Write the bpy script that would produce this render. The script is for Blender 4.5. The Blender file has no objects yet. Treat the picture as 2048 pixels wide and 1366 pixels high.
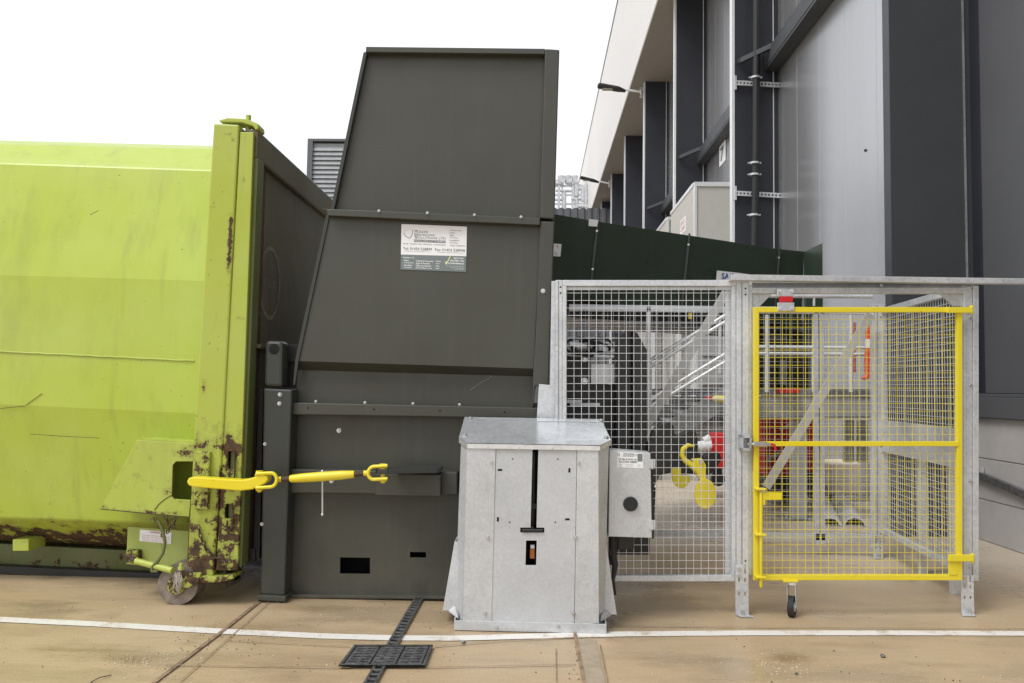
import bpy, bmesh, math, random
from mathutils import Vector, Matrix
random.seed(7)
C = bpy.context.scene.collection
V = Vector
# ------------------------------------------------------------------ camera
F = 1600.0; H = 1.45; ROLL = 0.015; VPX, VPY = 46.0, 92.0
dY = V((VPX/F, -VPY/F, -1)).normalized()
sr, cr = math.sin(ROLL), math.cos(ROLL)
dZ = V((sr, cr, (VPX*sr-VPY*cr)/F)).normalized()
dX = dY.cross(dZ).normalized()
dZ = dX.cross(dY).normalized()
# rows: world axes expressed in camera space -> R maps camera to world
R = Matrix((dX, dY, dZ))
CAM = V((0, 0, H))
def ray(px, py):
    return R @ V(((px-1024)/F, -(py-683)/F, -1.0))
def P(px, py, Y):
    """point of the vertical plane y = a + b x seen at a photograph position"""
    a, b = Y if isinstance(Y, tuple) else (Y, 0.0)
    d = ray(px, py)
    return CAM + d*(a/(d.y-b*d.x))
def G(px, py, z=0.0):
    d = ray(px, py)
    return CAM + d*((z-H)/d.z)
def PX(px, py, X):
    d = ray(px, py)
    return CAM + d*(X/d.x)
cam = bpy.data.objects.new('camera', bpy.data.cameras.new('camera'))
C.objects.link(cam)
cam.matrix_world = Matrix.Translation(CAM) @ R.to_4x4()
cam.data.sensor_width = 36; cam.data.lens = 36*F/2048
cam.data.clip_start = 0.05; cam.data.clip_end = 2000
bpy.context.scene.camera = cam

# ------------------------------------------------------------------ mesh builder
class MB:
    def __init__(s):
        s.v = []; s.f = []; s.sm = []
    def add(s, vs, fs, smooth=False):
        o = len(s.v); s.v += [V(p) for p in vs]
        for f in fs:
            s.f.append([o+i for i in f]); s.sm.append(smooth)
        return s
    def prism(s, pts, d):
        n = len(pts); d = V(d)
        vs = list(pts)+[p+d for p in pts]
        fs = [list(range(n)), list(range(2*n-1, n-1, -1))]
        fs += [[i, i+n, (i+1) % n+n, (i+1) % n] for i in range(n)]
        return s.add(vs, fs)
    def pp(s, px, Y, depth):
        return s.prism([P(x, y, Y) for x, y in px], (0, depth, 0))
    def pb(s, x0, y0, x1, y1, Y, depth):
        return s.pp([(x0, y0), (x1, y0), (x1, y1), (x0, y1)], Y, depth)
    def box(s, x0, x1, y0, y1, z0, z1):
        return s.prism([V((x0, y0, z0)), V((x1, y0, z0)), V((x1, y0, z1)), V((x0, y0, z1))], (0, y1-y0, 0))
    def bar(s, a, b, w, h=None, up=V((0, 0, 1))):
        """rectangular bar between two points"""
        a, b = V(a), V(b); h = h or w
        t = (b-a).normalized()
        if abs(t.dot(up)) > 0.99: up = V((0, 1, 0))
        q = t.cross(up).normalized(); r = q.cross(t)
        pts = [a+q*w/2*i+r*h/2*j for i, j in ((-1, -1), (1, -1), (1, 1), (-1, 1))]
        return s.prism(pts, b-a)
    def tube(s, path, r, n=10, closed=False, caps=True):
        path = [V(p) for p in path]; m = len(path)
        rs = r if isinstance(r, (list, tuple)) else [r]*m
        vs = []; ref = None
        for i, p in enumerate(path):
            if closed: t = path[(i+1) % m]-path[i-1]
            else: t = path[min(i+1, m-1)]-path[max(i-1, 0)]
            t.normalize()
            if ref is None:
                ref = t.orthogonal().normalized()
            ref = (ref-t*ref.dot(t)).normalized()
            b = t.cross(ref)
            vs += [p+(ref*math.cos(2*math.pi*k/n)+b*math.sin(2*math.pi*k/n))*rs[i] for k in range(n)]
        fs = []
        for i in range(m if closed else m-1):
            j = (i+1) % m
            fs += [[i*n+k, i*n+(k+1) % n, j*n+(k+1) % n, j*n+k] for k in range(n)]
        s.add(vs, fs, True)
        if caps and not closed:
            s.add(vs[:n], [list(range(n))]); s.add(vs[-n:], [list(range(n))])
        return s
    def cyl(s, c, axis, r, h, n=20, r2=None):
        axis = V(axis).normalized()
        return s.tube([V(c), V(c)+axis*h], [r, r if r2 is None else r2], n)
    def wires(s, bl, br, tr, tl, nx, nz, r, off=None):
        """welded mesh between four corners; horizontals lie against the verticals"""
        off = off if off is not None else V((0, r*1.6, 0))
        for i in range(nx+1):
            u = i/nx
            s.bar(bl.lerp(br, u), tl.lerp(tr, u), 2*r, 2*r, V((0, 1, 0)))
        for j in range(nz+1):
            v = j/nz
            s.bar(bl.lerp(tl, v)-off, br.lerp(tr, v)-off, 2*r, 2*r)
        return s
    def grid(s, mp, us, vs_, skip, d):
        """plate with rectangular holes: mp(u,v)->point, cells in skip are open"""
        nu, nv = len(us), len(vs_); d = V(d)
        fr = [mp(u, v) for v in vs_ for u in us]
        pts = fr+[p+d for p in fr]; N = nu*nv
        solid = lambda i, j: 0 <= i < nu-1 and 0 <= j < nv-1 and (i, j) not in skip
        fs = []
        for j in range(nv-1):
            for i in range(nu-1):
                if not solid(i, j): continue
                a, b, c, e = j*nu+i, j*nu+i+1, (j+1)*nu+i+1, (j+1)*nu+i
                fs += [[a, b, c, e], [e+N, c+N, b+N, a+N]]
                for (p, q, di, dj) in ((a, b, 0, -1), (b, c, 1, 0), (c, e, 0, 1), (e, a, -1, 0)):
                    if not solid(i+di, j+dj): fs.append([p, p+N, q+N, q])
        return s.add(pts, fs)

def root_of(o):
    while o.parent: o = o.parent
    return o
def obj(name, mb, m, parent=None, bevel=0.0, label=None):
    me = bpy.data.meshes.new(name)
    off = root_of(parent).location.copy() if parent else V((0, 0, 0))
    if parent and root_of(parent).type == 'MESH': off = V((0, 0, 0))
    me.from_pydata([p-off for p in mb.v], [], mb.f)
    me.polygons.foreach_set('use_smooth', mb.sm)
    bm = bmesh.new(); bm.from_mesh(me)
    bmesh.ops.recalc_face_normals(bm, faces=bm.faces)
    bm.to_mesh(me); bm.free()
    me.materials.append(m)
    o = bpy.data.objects.new(name, me); C.objects.link(o)
    if parent: o.parent = parent
    if bevel:
        b = o.modifiers.new('bevel', 'BEVEL'); b.width = bevel; b.segments = 2; b.limit_method = 'ANGLE'
        b.angle_limit = math.radians(40); b.use_clamp_overlap = True
    if label: o['label'] = label
    return o
def tag(o, label, cat, group=None):
    o['label'] = label; o['category'] = cat
    if group: o['group'] = group
    return o
def thing(name, label, cat, loc, group=None):
    o = bpy.data.objects.new(name, None); C.objects.link(o)
    o.empty_display_size = 0.2; o.location = loc
    return tag(o, label, cat, group)
def struct(name, mb, m):
    o = obj(name, mb, m); o['kind'] = 'structure'; return o

# ------------------------------------------------------------------ materials
def nodes(name):
    m = bpy.data.materials.new(name); m.use_nodes = True
    nt = m.node_tree; b = nt.nodes['Principled BSDF']
    return m, nt, b
def N(nt, typ, **kw):
    n = nt.nodes.new(typ)
    for k, v in kw.items():
        if k in n.inputs: n.inputs[k].default_value = v
        else: setattr(n, k, v)
    return n
def L(nt, a, b): nt.links.new(a, b)
def pos(nt, scale=(1, 1, 1)):
    g = N(nt, 'ShaderNodeNewGeometry'); mp = N(nt, 'ShaderNodeMapping')
    mp.inputs['Scale'].default_value = scale
    L(nt, g.outputs['Position'], mp.inputs['Vector']); return mp.outputs['Vector']
def noise(nt, scale, detail=5, rough=0.55, vec=None, stretch=(1, 1, 1)):
    n = N(nt, 'ShaderNodeTexNoise', Scale=scale, Detail=detail, Roughness=rough)
    L(nt, vec or pos(nt, stretch), n.inputs['Vector']); return n.outputs['Fac']
def ramp(nt, fac, p0, p1, c0=(0, 0, 0, 1), c1=(1, 1, 1, 1)):
    r = N(nt, 'ShaderNodeValToRGB'); e = r.color_ramp.elements
    e[0].position = p0; e[1].position = p1; e[0].color = c0; e[1].color = c1
    L(nt, fac, r.inputs['Fac']); return r.outputs['Color']
def math_(nt, op, a, b=0.0):
    n = N(nt, 'ShaderNodeMath', operation=op)
    for i, x in enumerate((a, b)):
        if isinstance(x, (int, float)): n.inputs[i].default_value = x
        else: L(nt, x, n.inputs[i])
    return n.outputs[0]
def mix(nt, fac, a, b):
    n = N(nt, 'ShaderNodeMix', data_type='RGBA')
    for i, x in ((0, fac), (6, a), (7, b)):
        if isinstance(x, (int, float)): n.inputs[i].default_value = x
        elif isinstance(x, tuple): n.inputs[i].default_value = x if len(x) == 4 else x+(1,)
        else: L(nt, x, n.inputs[i])
    return n.outputs[2]
def bump(nt, b, h, strength=0.1, dist=0.01):
    n = N(nt, 'ShaderNodeBump', Strength=strength, Distance=dist)
    L(nt, h, n.inputs['Height']); L(nt, n.outputs[0], b.inputs['Normal'])
def sep_z(nt):
    g = N(nt, 'ShaderNodeNewGeometry'); s = N(nt, 'ShaderNodeSeparateXYZ')
    L(nt, g.outputs['Position'], s.inputs[0]); return s.outputs
def plain(name, col, rough=0.5, metal=0.0, var=0.12, scale=6.0, bmp=0.0, stretch=(1, 1, 1)):
    m, nt, b = nodes(name)
    f = noise(nt, scale, 6, 0.6, None, stretch)
    d = tuple(c*(1-var) for c in col); l = tuple(min(1, c*(1+var)) for c in col)
    L(nt, ramp(nt, f, 0.3, 0.7, d+(1,), l+(1,)), b.inputs['Base Color'])
    r = ramp(nt, noise(nt, scale*2.3, 4), 0.3, 0.7, (rough*0.85,)*3+(1,), (min(1, rough*1.15),)*3+(1,))
    L(nt, r, b.inputs['Roughness']); b.inputs['Metallic'].default_value = metal
    if bmp: bump(nt, b, noise(nt, scale*6, 4), bmp, 0.004)
    return m
def worn(name, col, z0, z1, amount, rough=0.42, streak=0.35, scale=9.0, base=0.0, dirt=(0.16, 0.15, 0.05), patches=(), stain=0.0):
    """chipped paint: rust shows more from height z1 down to z0"""
    m, nt, b = nodes(name)
    z = sep_z(nt)[2]
    mr = N(nt, 'ShaderNodeMapRange'); L(nt, z, mr.inputs[0])
    for i, x in ((1, z0), (2, z1), (3, amount), (4, base)): mr.inputs[i].default_value = x
    n1 = noise(nt, scale, 9, 0.68); n2 = noise(nt, scale*5, 6, 0.6)
    g_ = N(nt, 'ShaderNodeNewGeometry').outputs['Position']
    add = mr.outputs[0]
    for (px, py, rx, ry, amt) in patches:
        c0 = P(px, py, YP0); k = F/5.25
        mp_ = N(nt, 'ShaderNodeMapping'); sx, sz = k/rx, k/ry
        mp_.inputs['Scale'].default_value = (sx, 0, sz); mp_.inputs['Location'].default_value = (-c0.x*sx, 0, -c0.z*sz)
        L(nt, g_, mp_.inputs['Vector'])
        ln_ = N(nt, 'ShaderNodeVectorMath', operation='LENGTH'); L(nt, mp_.outputs[0], ln_.inputs[0])
        q = N(nt, 'ShaderNodeMapRange'); L(nt, ln_.outputs['Value'], q.inputs[0])
        for i, x in ((1, 0.0), (2, 1.25), (3, amt), (4, 0.0)): q.inputs[i].default_value = x
        add = math_(nt, 'ADD', add, q.outputs[0])
    s = math_(nt, 'ADD', n1, add); s = math_(nt, 'ADD', s, math_(nt, 'MULTIPLY', n2, 0.22))
    rust = ramp(nt, s, 0.83, 0.85)
    edge = ramp(nt, s, 0.70, 0.85)
    fade = ramp(nt, noise(nt, 1.3, 5, 0.6), 0.35, 0.72)
    pale = tuple(min(1, c*0.92+0.09) for c in col)
    c = mix(nt, math_(nt, 'MULTIPLY', fade, 0.62), col, pale)
    st = ramp(nt, noise(nt, 7.0, 4, 0.6, None, (1, 1, 0.09)), 0.56, 0.78)
    c = mix(nt, math_(nt, 'MULTIPLY', st, streak), c, dirt)
    sp = ramp(nt, noise(nt, 38.0, 2, 0.5), 0.735, 0.76)
    c = mix(nt, math_(nt, 'MULTIPLY', sp, 0.7), c, (0.05, 0.035, 0.02))
    c = mix(nt, math_(nt, 'MULTIPLY', edge, 0.5), c, (0.16, 0.115, 0.035))
    if stain:
        sn = ramp(nt, noise(nt, 2.6, 8, 0.7, None, (1, 1, .35)), 0.52, 0.80)
        c = mix(nt, math_(nt, 'MULTIPLY', sn, stain), c, (0.15, 0.145, 0.045))
        sn2 = ramp(nt, noise(nt, 11, 7, 0.75, None, (1, 1, .6)), 0.58, 0.80)
        c = mix(nt, math_(nt, 'MULTIPLY', sn2, stain*.6), c, (0.34, 0.37, 0.16))
    rc = ramp(nt, noise(nt, 30, 5), 0.3, 0.7, (0.022, 0.015, 0.008, 1), (0.125, 0.064, 0.028, 1))
    c = mix(nt, rust, c, rc)
    L(nt, c, b.inputs['Base Color'])
    L(nt, mix(nt, rust, (rough,)*3, (0.85,)*3), b.inputs['Roughness'])
    h = math_(nt, 'SUBTRACT', math_(nt, 'ADD', math_(nt, 'MULTIPLY', noise(nt, 1.1, 2), 4.5), math_(nt, 'MULTIPLY', noise(nt, 4.0, 3), 0.5)), math_(nt, 'MULTIPLY', rust, 0.35))
    bump(nt, b, h, 0.25, 0.012)
    return m
def galv(name, lo=0.30, hi=0.55, rough=0.42, metal=0.55, scale=16.0):
    m, nt, b = nodes(name)
    vo = N(nt, 'ShaderNodeTexVoronoi', Scale=scale*2.2); wv = pos(nt)
    nz = N(nt, 'ShaderNodeTexNoise', Scale=7.0, Detail=5); L(nt, wv, nz.inputs['Vector'])
    add = N(nt, 'ShaderNodeVectorMath', operation='MULTIPLY_ADD')
    L(nt, nz.outputs['Color'], add.inputs[0]); add.inputs[1].default_value = (0.12, 0.12, 0.12); L(nt, wv, add.inputs[2])
    L(nt, add.outputs[0], vo.inputs['Vector'])
    cell = N(nt, 'ShaderNodeRGBToBW'); L(nt, vo.outputs['Color'], cell.inputs[0])
    f = math_(nt, 'ADD', math_(nt, 'MULTIPLY', cell.outputs[0], 0.28), math_(nt, 'MULTIPLY', noise(nt, 2.6, 7, 0.65), 0.9))
    L(nt, ramp(nt, f, 0.32, 0.86, (lo*.97, lo, lo*1.03, 1), (hi*.975, hi*1.0, hi*1.02, 1)), b.inputs['Base Color'])
    L(nt, ramp(nt, f, 0.3, 0.9, (rough*0.75,)*3+(1,), (rough*1.3,)*3+(1,)), b.inputs['Roughness'])
    b.inputs['Metallic'].default_value = metal
    bump(nt, b, noise(nt, 5.0, 4), 0.12, 0.012)
    return m
YP0 = 5.25
LIME = (0.41, 0.505, 0.048)
def flatm(name, col, rough, metal):
    m, nt, b = nodes(name)
    f = noise(nt, 0.9, 4, 0.6, None, (1, 1, 0.15))
    L(nt, ramp(nt, f, 0.3, 0.7, tuple(c*.95 for c in col)+(1,), tuple(c*1.05 for c in col)+(1,)), b.inputs['Base Color'])
    b.inputs['Roughness'].default_value = rough; b.inputs['Metallic'].default_value = metal
    return m
M = dict(
    lime=worn('lime_paint', LIME, 0.30, 0.60, 0.31, streak=0.30, base=-0.10, stain=0.30, rough=.33, patches=[(48, 1022, 22, 12, .22), (152, 985, 14, 8, .2), (152, 1028, 14, 8, .22), (136, 940, 6, 40, .12), (215, 960, 12, 60, .10), (240, 905, 24, 30, .12), (35, 1000, 10, 60, .08), (310, 340, 20, 3, .3), (380, 875, 30, 8, .3), (15, 1005, 6, 30, .15), (90, 790, 40, 3, .15), (330, 725, 60, 4, .22), (180, 340, 14, 4, .2), (52, 338, 10, 5, .2)]),
    lime_post=worn('lime_post_paint', (0.385, 0.45, 0.045), 0.35, 1.30, 0.23, streak=0.3, base=-0.05, scale=13, stain=.35, patches=[(459, 500, 8, 75, .42), (462, 450, 10, 22, .3), (412, 768, 9, 26, .22), (405, 780, 8, 10, .3), (428, 414, 24, 5, .28), (458, 268, 18, 6, .26), (464, 280, 8, 8, .28), (497, 300, 12, 16, .2), (486, 345, 5, 40, .2), (476, 635, 16, 6, .32), (430, 880, 30, 40, .2), (452, 905, 14, 70, .28), (470, 900, 18, 60, .27), (440, 1000, 10, 60, .2), (466, 1040, 18, 50, .2), (408, 930, 10, 60, .2), (400, 1130, 30, 30, .1), (392, 905, 10, 60, .15)]),
    lime_guard=worn('lime_guard_paint', (0.40, 0.47, 0.06), 0.3, 1.4, 0.05, streak=0.3, base=-.02, scale=14, stain=.3, patches=[(370, 905, 26, 18, .24), (205, 1020, 10, 14, .25), (300, 1026, 80, 6, .26), (330, 900, 30, 8, .12), (355, 1010, 14, 30, .12), (330, 990, 14, 30, .14)]),
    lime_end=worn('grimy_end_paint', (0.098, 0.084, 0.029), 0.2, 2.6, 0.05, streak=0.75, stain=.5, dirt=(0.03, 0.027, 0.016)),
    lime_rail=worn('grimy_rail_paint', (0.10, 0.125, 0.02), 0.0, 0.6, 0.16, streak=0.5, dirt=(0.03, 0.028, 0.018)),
    rust=plain('rusty_steel', (0.085, 0.050, 0.032), 0.8, 0.1, 0.5, 20, 0.2),
    olive=plain('dark_olive_paint', (0.058, 0.056, 0.044), 0.42, 0, 0.10, 2.2, 0.02),
    olive_dk=plain('dark_green_paint', (0.036, 0.039, 0.033), 0.42, 0, 0.15, 4, 0.02),
    green=plain('conveyor_green_paint', (0.028, 0.050, 0.026), 0.33, 0, 0.15, 1.2, 0.02),
    black=plain('black_plastic', (0.012, 0.012, 0.013), 0.45),
    rubber=plain('black_rubber', (0.02, 0.02, 0.022), 0.65),
    hole=plain('dark_interior', (0.006, 0.006, 0.006), 0.9),
    iron=plain('cast_iron', (0.12, 0.12, 0.12), 0.35, 0.3, 0.6, 34, 0.4),
    charcoal=plain('charcoal_steel', (0.022, 0.021, 0.019), 0.5, 0, 0.2, 5),
    galv=galv('galvanised_steel', 0.46, 0.76, 0.40, 0.40, 26),
    galv_box=galv('spangled_zinc_sheet', 0.48, 0.68, 0.40, 0.35, 34),
    galv_lid=galv('sky_lit_zinc_lid', 0.58, 0.88, 0.22, 0.6, 22),  # lighter than the box sheet: sky reflection put into the lid's colour
    galv_dk=galv('dull_zinc', 0.20, 0.36, 0.5, 0.4),
    zinc_mid=galv('dusty_zinc_sheet', 0.47, 0.62, 0.46, 0.2, 40),
    wire=plain('zinc_wire', (0.74, 0.75, 0.76), 0.35, 0.3, 0.08),
    steel=plain('bright_bolt_steel', (0.62, 0.62, 0.62), 0.25, 0.9),
    grey_post=plain('pale_grey_paint', (0.45, 0.45, 0.44), 0.5, 0, 0.08),
    yellow=worn('yellow_paint', (0.78, 0.64, 0.006), -.5, 3, 0.0, rough=.36, streak=.06, base=-.09, scale=22, dirt=(.35, .27, .03)),
    yellow_dk=plain('mustard_paint', (0.55, 0.46, 0.02), 0.45),
    red=plain('red_paint', (0.62, 0.014, 0.018), 0.4),
    red_dk=plain('dark_red_paint', (0.42, 0.012, 0.022), 0.5),
    orange=plain('orange_red_tape', (0.75, 0.07, 0.02), 0.5),
    amber=plain('amber_plastic', (0.35, 0.10, 0.015), 0.3),
    white=plain('white_plastic', (0.86, 0.865, 0.87), 0.45, 0, 0.03),
    teal=plain('sign_slate', (0.17, 0.205, 0.205), 0.45, 0, 0.03),
    ink=plain('grey_ink', (0.11, 0.12, 0.13), 0.5, 0, 0.02),
    inkred=plain('red_ink', (0.45, 0.08, 0.08), 0.5, 0, 0.02),
    blue=plain('blue_ink', (0.05, 0.12, 0.35), 0.5, 0, 0.02),
    lemon=plain('pale_lemon_ink', (0.74, 0.78, 0.36), 0.5, 0, 0.02),
    chalk=plain('chalk_mark', (0.27, 0.25, 0.20), 0.7, 0, 0.3, 25),
    wall=flatm('grey_metal_cladding', (0.46, 0.465, 0.475), 0.27, 0.7),
    fin=plain('dark_blue_grey_cladding', (0.020, 0.022, 0.030), 0.5, 0, 0.10, 0.8),
    fin_near=plain('charcoal_cladding', (0.038, 0.042, 0.047), 0.5, 0, 0.08, 0.8),
    wall_near=plain('mid_grey_cladding', (0.105, 0.108, 0.114), 0.45, 0.1, 0.05, 0.8),
    trim=plain('pale_aluminium_trim', (0.72, 0.73, 0.74), 0.35, 0.2, 0.05),
    soffit=plain('stone_grey_soffit', (0.27, 0.25, 0.225), 0.7, 0, 0.05),
    fascia=plain('white_ribbed_cladding', (0.88, 0.88, 0.88), 0.5, 0, 0.03),
    dock=plain('cream_grey_panel', (0.47, 0.46, 0.42), 0.55, 0, 0.04),
    block=plain('pale_blockwork', (0.42, 0.40, 0.385), 0.85, 0, 0.10, 3, 0.15),
    louvre=plain('grey_louvre', (0.30, 0.315, 0.33), 0.55),
    far=plain('far_pipework', (0.55, 0.56, 0.57), 0.5, 0.2),
    fence=plain('slate_corrugated_sheet', (0.11, 0.115, 0.125), 0.5),
    concrete_lt=plain('pale_painted_block', (0.62, 0.56, 0.48), 0.8),
    lens=plain('lamp_lens', (0.45, 0.44, 0.36), 0.3),
)
def sheet(name, col, dust, rough):
    m, nt, b = nodes(name)
    c = mix(nt, ramp(nt, noise(nt, 1.4, 5, .6), .3, .7), tuple(x*.90 for x in col), tuple(x*1.10 for x in col))
    st = ramp(nt, noise(nt, 16, 5, .65, None, (1, 1, .05)), .55, .85)
    c = mix(nt, math_(nt, 'MULTIPLY', st, .26), c, tuple(x*2.0 for x in col))
    sp = ramp(nt, noise(nt, 55, 3, .6), .70, .76)
    c = mix(nt, math_(nt, 'MULTIPLY', sp, .30), c, dust)
    mr = N(nt, 'ShaderNodeMapRange'); L(nt, sep_z(nt)[2], mr.inputs[0])
    for i, x in ((1, 0.0), (2, 0.55), (3, .34), (4, 0.0)): mr.inputs[i].default_value = x
    du = math_(nt, 'MULTIPLY', mr.outputs[0], ramp(nt, noise(nt, 5, 7, .7), .3, .7))
    c = mix(nt, du, c, dust)
    L(nt, c, b.inputs['Base Color'])
    L(nt, ramp(nt, noise(nt, 3.5, 6, .65), .3, .7, (rough*.75,)*3+(1,), (rough*1.3,)*3+(1,)), b.inputs['Roughness'])
    h = math_(nt, 'ADD', math_(nt, 'MULTIPLY', noise(nt, 0.9, 2), 6.0), math_(nt, 'MULTIPLY', noise(nt, 160, 2), .10))
    bump(nt, b, h, .25, .006)
    return m
def ground_mat():
    m, nt, b = nodes('brushed_tan_concrete')
    big = noise(nt, 0.55, 6, 0.6); mid = noise(nt, 2.2, 7, 0.62, None, (0.5, 1.3, 1)); brush = noise(nt, 5, 4, 0.7, None, (0.5, 16, 1))
    grit = noise(nt, 90, 3, 0.6)
    c = ramp(nt, big, 0.33, 0.68, (0.42, 0.285, 0.145, 1), (0.50, 0.375, 0.225, 1))
    damp = ramp(nt, mid, 0.50, 0.72)
    c = mix(nt, math_(nt, 'MULTIPLY', damp, 0.55), c, (0.235, 0.155, 0.082))
    blot = ramp(nt, noise(nt, 1.1, 9, 0.7, None, (0.55, 1.2, 1)), 0.50, 0.60)
    c = mix(nt, math_(nt, 'MULTIPLY', blot, 0.52), c, (0.27, 0.185, 0.105))
    lite = ramp(nt, noise(nt, 3.2, 9, 0.75, None, (0.6, 1.4, 1)), 0.54, 0.70)
    c = mix(nt, math_(nt, 'MULTIPLY', lite, 0.30), c, (0.54, 0.44, 0.31))
    c = mix(nt, math_(nt, 'MULTIPLY', ramp(nt, brush, 0.45, 0.75), 0.30), c, (0.19, 0.145, 0.095))
    fb = noise(nt, 9, 3, 0.7, None, (0.35, 20, 1))
    c = mix(nt, math_(nt, 'MULTIPLY', ramp(nt, fb, 0.5, 0.68), 0.28), c, (0.56, 0.48, 0.37))
    c = mix(nt, math_(nt, 'MULTIPLY', ramp(nt, grit, 0.35, 0.72), 0.36), c, (0.60, 0.51, 0.38))
    c = mix(nt, math_(nt, 'MULTIPLY', ramp(nt, noise(nt, 55, 4, .7), 0.55, 0.75), 0.45), c, (0.17, 0.12, 0.075))
    sp = ramp(nt, noise(nt, 34, 2), 0.755, 0.77)
    c = mix(nt, math_(nt, 'MULTIPLY', sp, 0.6), c, (0.07, 0.055, 0.045))
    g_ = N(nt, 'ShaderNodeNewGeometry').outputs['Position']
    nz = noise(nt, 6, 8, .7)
    for (px, py, rx, ry, amt) in ((1580, 1316, .22, .12, .8), (480, 1258, .35, .22, .5), (270, 1318, .24, .10, .55), (1330, 1195, .5, .16, .55), (1380, 1320, .5, .10, .3), (1700, 1290, .5, .08, .3), (620, 1216, .5, .12, .45), (150, 1300, .5, .05, .35), (1900, 1330, .3, .08, .3)):  # stain ellipses; the one right of the housing paints in shadow and damp
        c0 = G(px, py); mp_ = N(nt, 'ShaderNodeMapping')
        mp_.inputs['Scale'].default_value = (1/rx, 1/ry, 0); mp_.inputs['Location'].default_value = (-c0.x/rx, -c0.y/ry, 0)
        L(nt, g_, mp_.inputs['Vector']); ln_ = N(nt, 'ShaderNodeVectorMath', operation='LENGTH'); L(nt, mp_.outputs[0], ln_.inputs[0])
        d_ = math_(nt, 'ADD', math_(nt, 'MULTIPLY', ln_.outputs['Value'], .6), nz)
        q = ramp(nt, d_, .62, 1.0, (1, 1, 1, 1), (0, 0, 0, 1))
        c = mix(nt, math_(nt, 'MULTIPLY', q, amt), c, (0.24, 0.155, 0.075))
    # paler, drier and greyer concrete towards the building and the yard beyond
    x, y, z = sep_z(nt)[:3]
    d = math_(nt, 'ADD', math_(nt, 'MULTIPLY', x, 0.45), math_(nt, 'ADD', y, math_(nt, 'MULTIPLY', big, 2.0)))
    c = mix(nt, math_(nt, 'MULTIPLY', ramp(nt, math_(nt, 'MULTIPLY', d, 0.1), 0.82, 0.98), 0.75), c, (0.52, 0.45, 0.37))
    L(nt, c, b.inputs['Base Color'])
    L(nt, mix(nt, blot, ramp(nt, mid, 0.42, 0.72, (0.48,)*3+(1,), (0.30,)*3+(1,)), (0.20,)*3), b.inputs['Roughness'])
    h = math_(nt, 'ADD', math_(nt, 'MULTIPLY', brush, 0.5), math_(nt, 'MULTIPLY', grit, 0.5))
    bump(nt, b, h, 0.18, 0.004)
    return m
def line_mat():
    m, nt, b = nodes('worn_white_road_paint')
    w = ramp(nt, math_(nt, 'ADD', noise(nt, 5, 8, 0.72), math_(nt, 'MULTIPLY', noise(nt, 60, 3), 0.25)), 0.63, 0.78)
    c = mix(nt, math_(nt, 'MULTIPLY', w, 0.8), (0.74, 0.71, 0.66), (0.44, 0.35, 0.25))
    L(nt, c, b.inputs['Base Color']); b.inputs['Roughness'].default_value = 0.6
    return m
M['lug'] = sheet('worn_dark_lug', (.034, .036, .034), (.17, .15, .115), .35); M['olive'] = sheet('dark_olive_paint', (0.053, 0.053, 0.040), (.17, .15, .115), .40); M['olive_dk'] = sheet('dark_green_paint', (0.035, 0.039, 0.032), (.15, .135, .105), .40)  # olive_dk is the darker green coat of post, guide tube and folds
M['green'] = sheet('conveyor_green_paint', (0.030, 0.045, 0.029), (.1, .1, .08), .33)
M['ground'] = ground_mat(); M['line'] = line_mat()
M['joint'] = plain('stained_joint_sealant', (0.25, 0.17, 0.105), 0.8, 0, 0.5, 14)
M['joint_lt'] = plain('pale_joint_border', (0.36, 0.29, 0.21), 0.7, 0, 0.15, 10)
M['joint_thin'] = plain('hairline_joint', (0.27, 0.19, 0.12), 0.8, 0, 0.4, 20)

# ------------------------------------------------------------------ lettering
def text(body, x0, y0, x1, y1, Y, m, parent, slope=0.0, name='lettering', mp=None, fat=0.0, align='fit'):
    cu = bpy.data.curves.new('t', 'FONT'); cu.body = body; cu.size = 1; cu.offset = fat; cu.resolution_u = 2
    to = bpy.data.objects.new('t', cu); C.objects.link(to)
    dg = bpy.context.evaluated_depsgraph_get(); dg.update()
    me = bpy.data.meshes.new_from_object(to.evaluated_get(dg))
    bpy.data.objects.remove(to); bpy.data.curves.remove(cu)
    xs = [v.co.x for v in me.vertices]; ys = [v.co.y for v in me.vertices]
    a, b_, c, d = min(xs), max(xs), min(ys), max(ys)
    mb = MB(); pts = []
    for v in me.vertices:
        u = (v.co.x-a)/(b_-a); w = (v.co.y-c)/(d-c)
        px = x0+u*(x1-x0); py = y1-w*(y1-y0)+slope*(px-x0)
        pts.append(mp(px, py) if mp else P(px, py, Y))
    mb.add(pts, [list(p.vertices) for p in me.polygons])
    bpy.data.meshes.remove(me)
    return obj(name, mb, m, parent)
def bolts(pxs, Y, parent, m='steel', r=3.6, dep=0.012, name='bolt', mp=None):
    """dome-head bolts, one object each"""
    for x, y in pxs:
        c = mp(x, y) if mp else P(x, y, Y)
        s = (c-CAM).length/F*r*.8
        mb = MB(); mb.cyl(c, (0, -1, 0), s*1.35, dep*0.35, 12)
        mb.cyl(c-V((0, dep*0.35, 0)), (0, -1, 0), s, dep*0.65, 8, s*0.7)
        obj(name, mb, M[m], parent)
def flat(mb, pts, z, t=0.0):
    return mb.add([V((p[0], p[1], z)) for p in pts], [list(range(len(pts)))])
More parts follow.
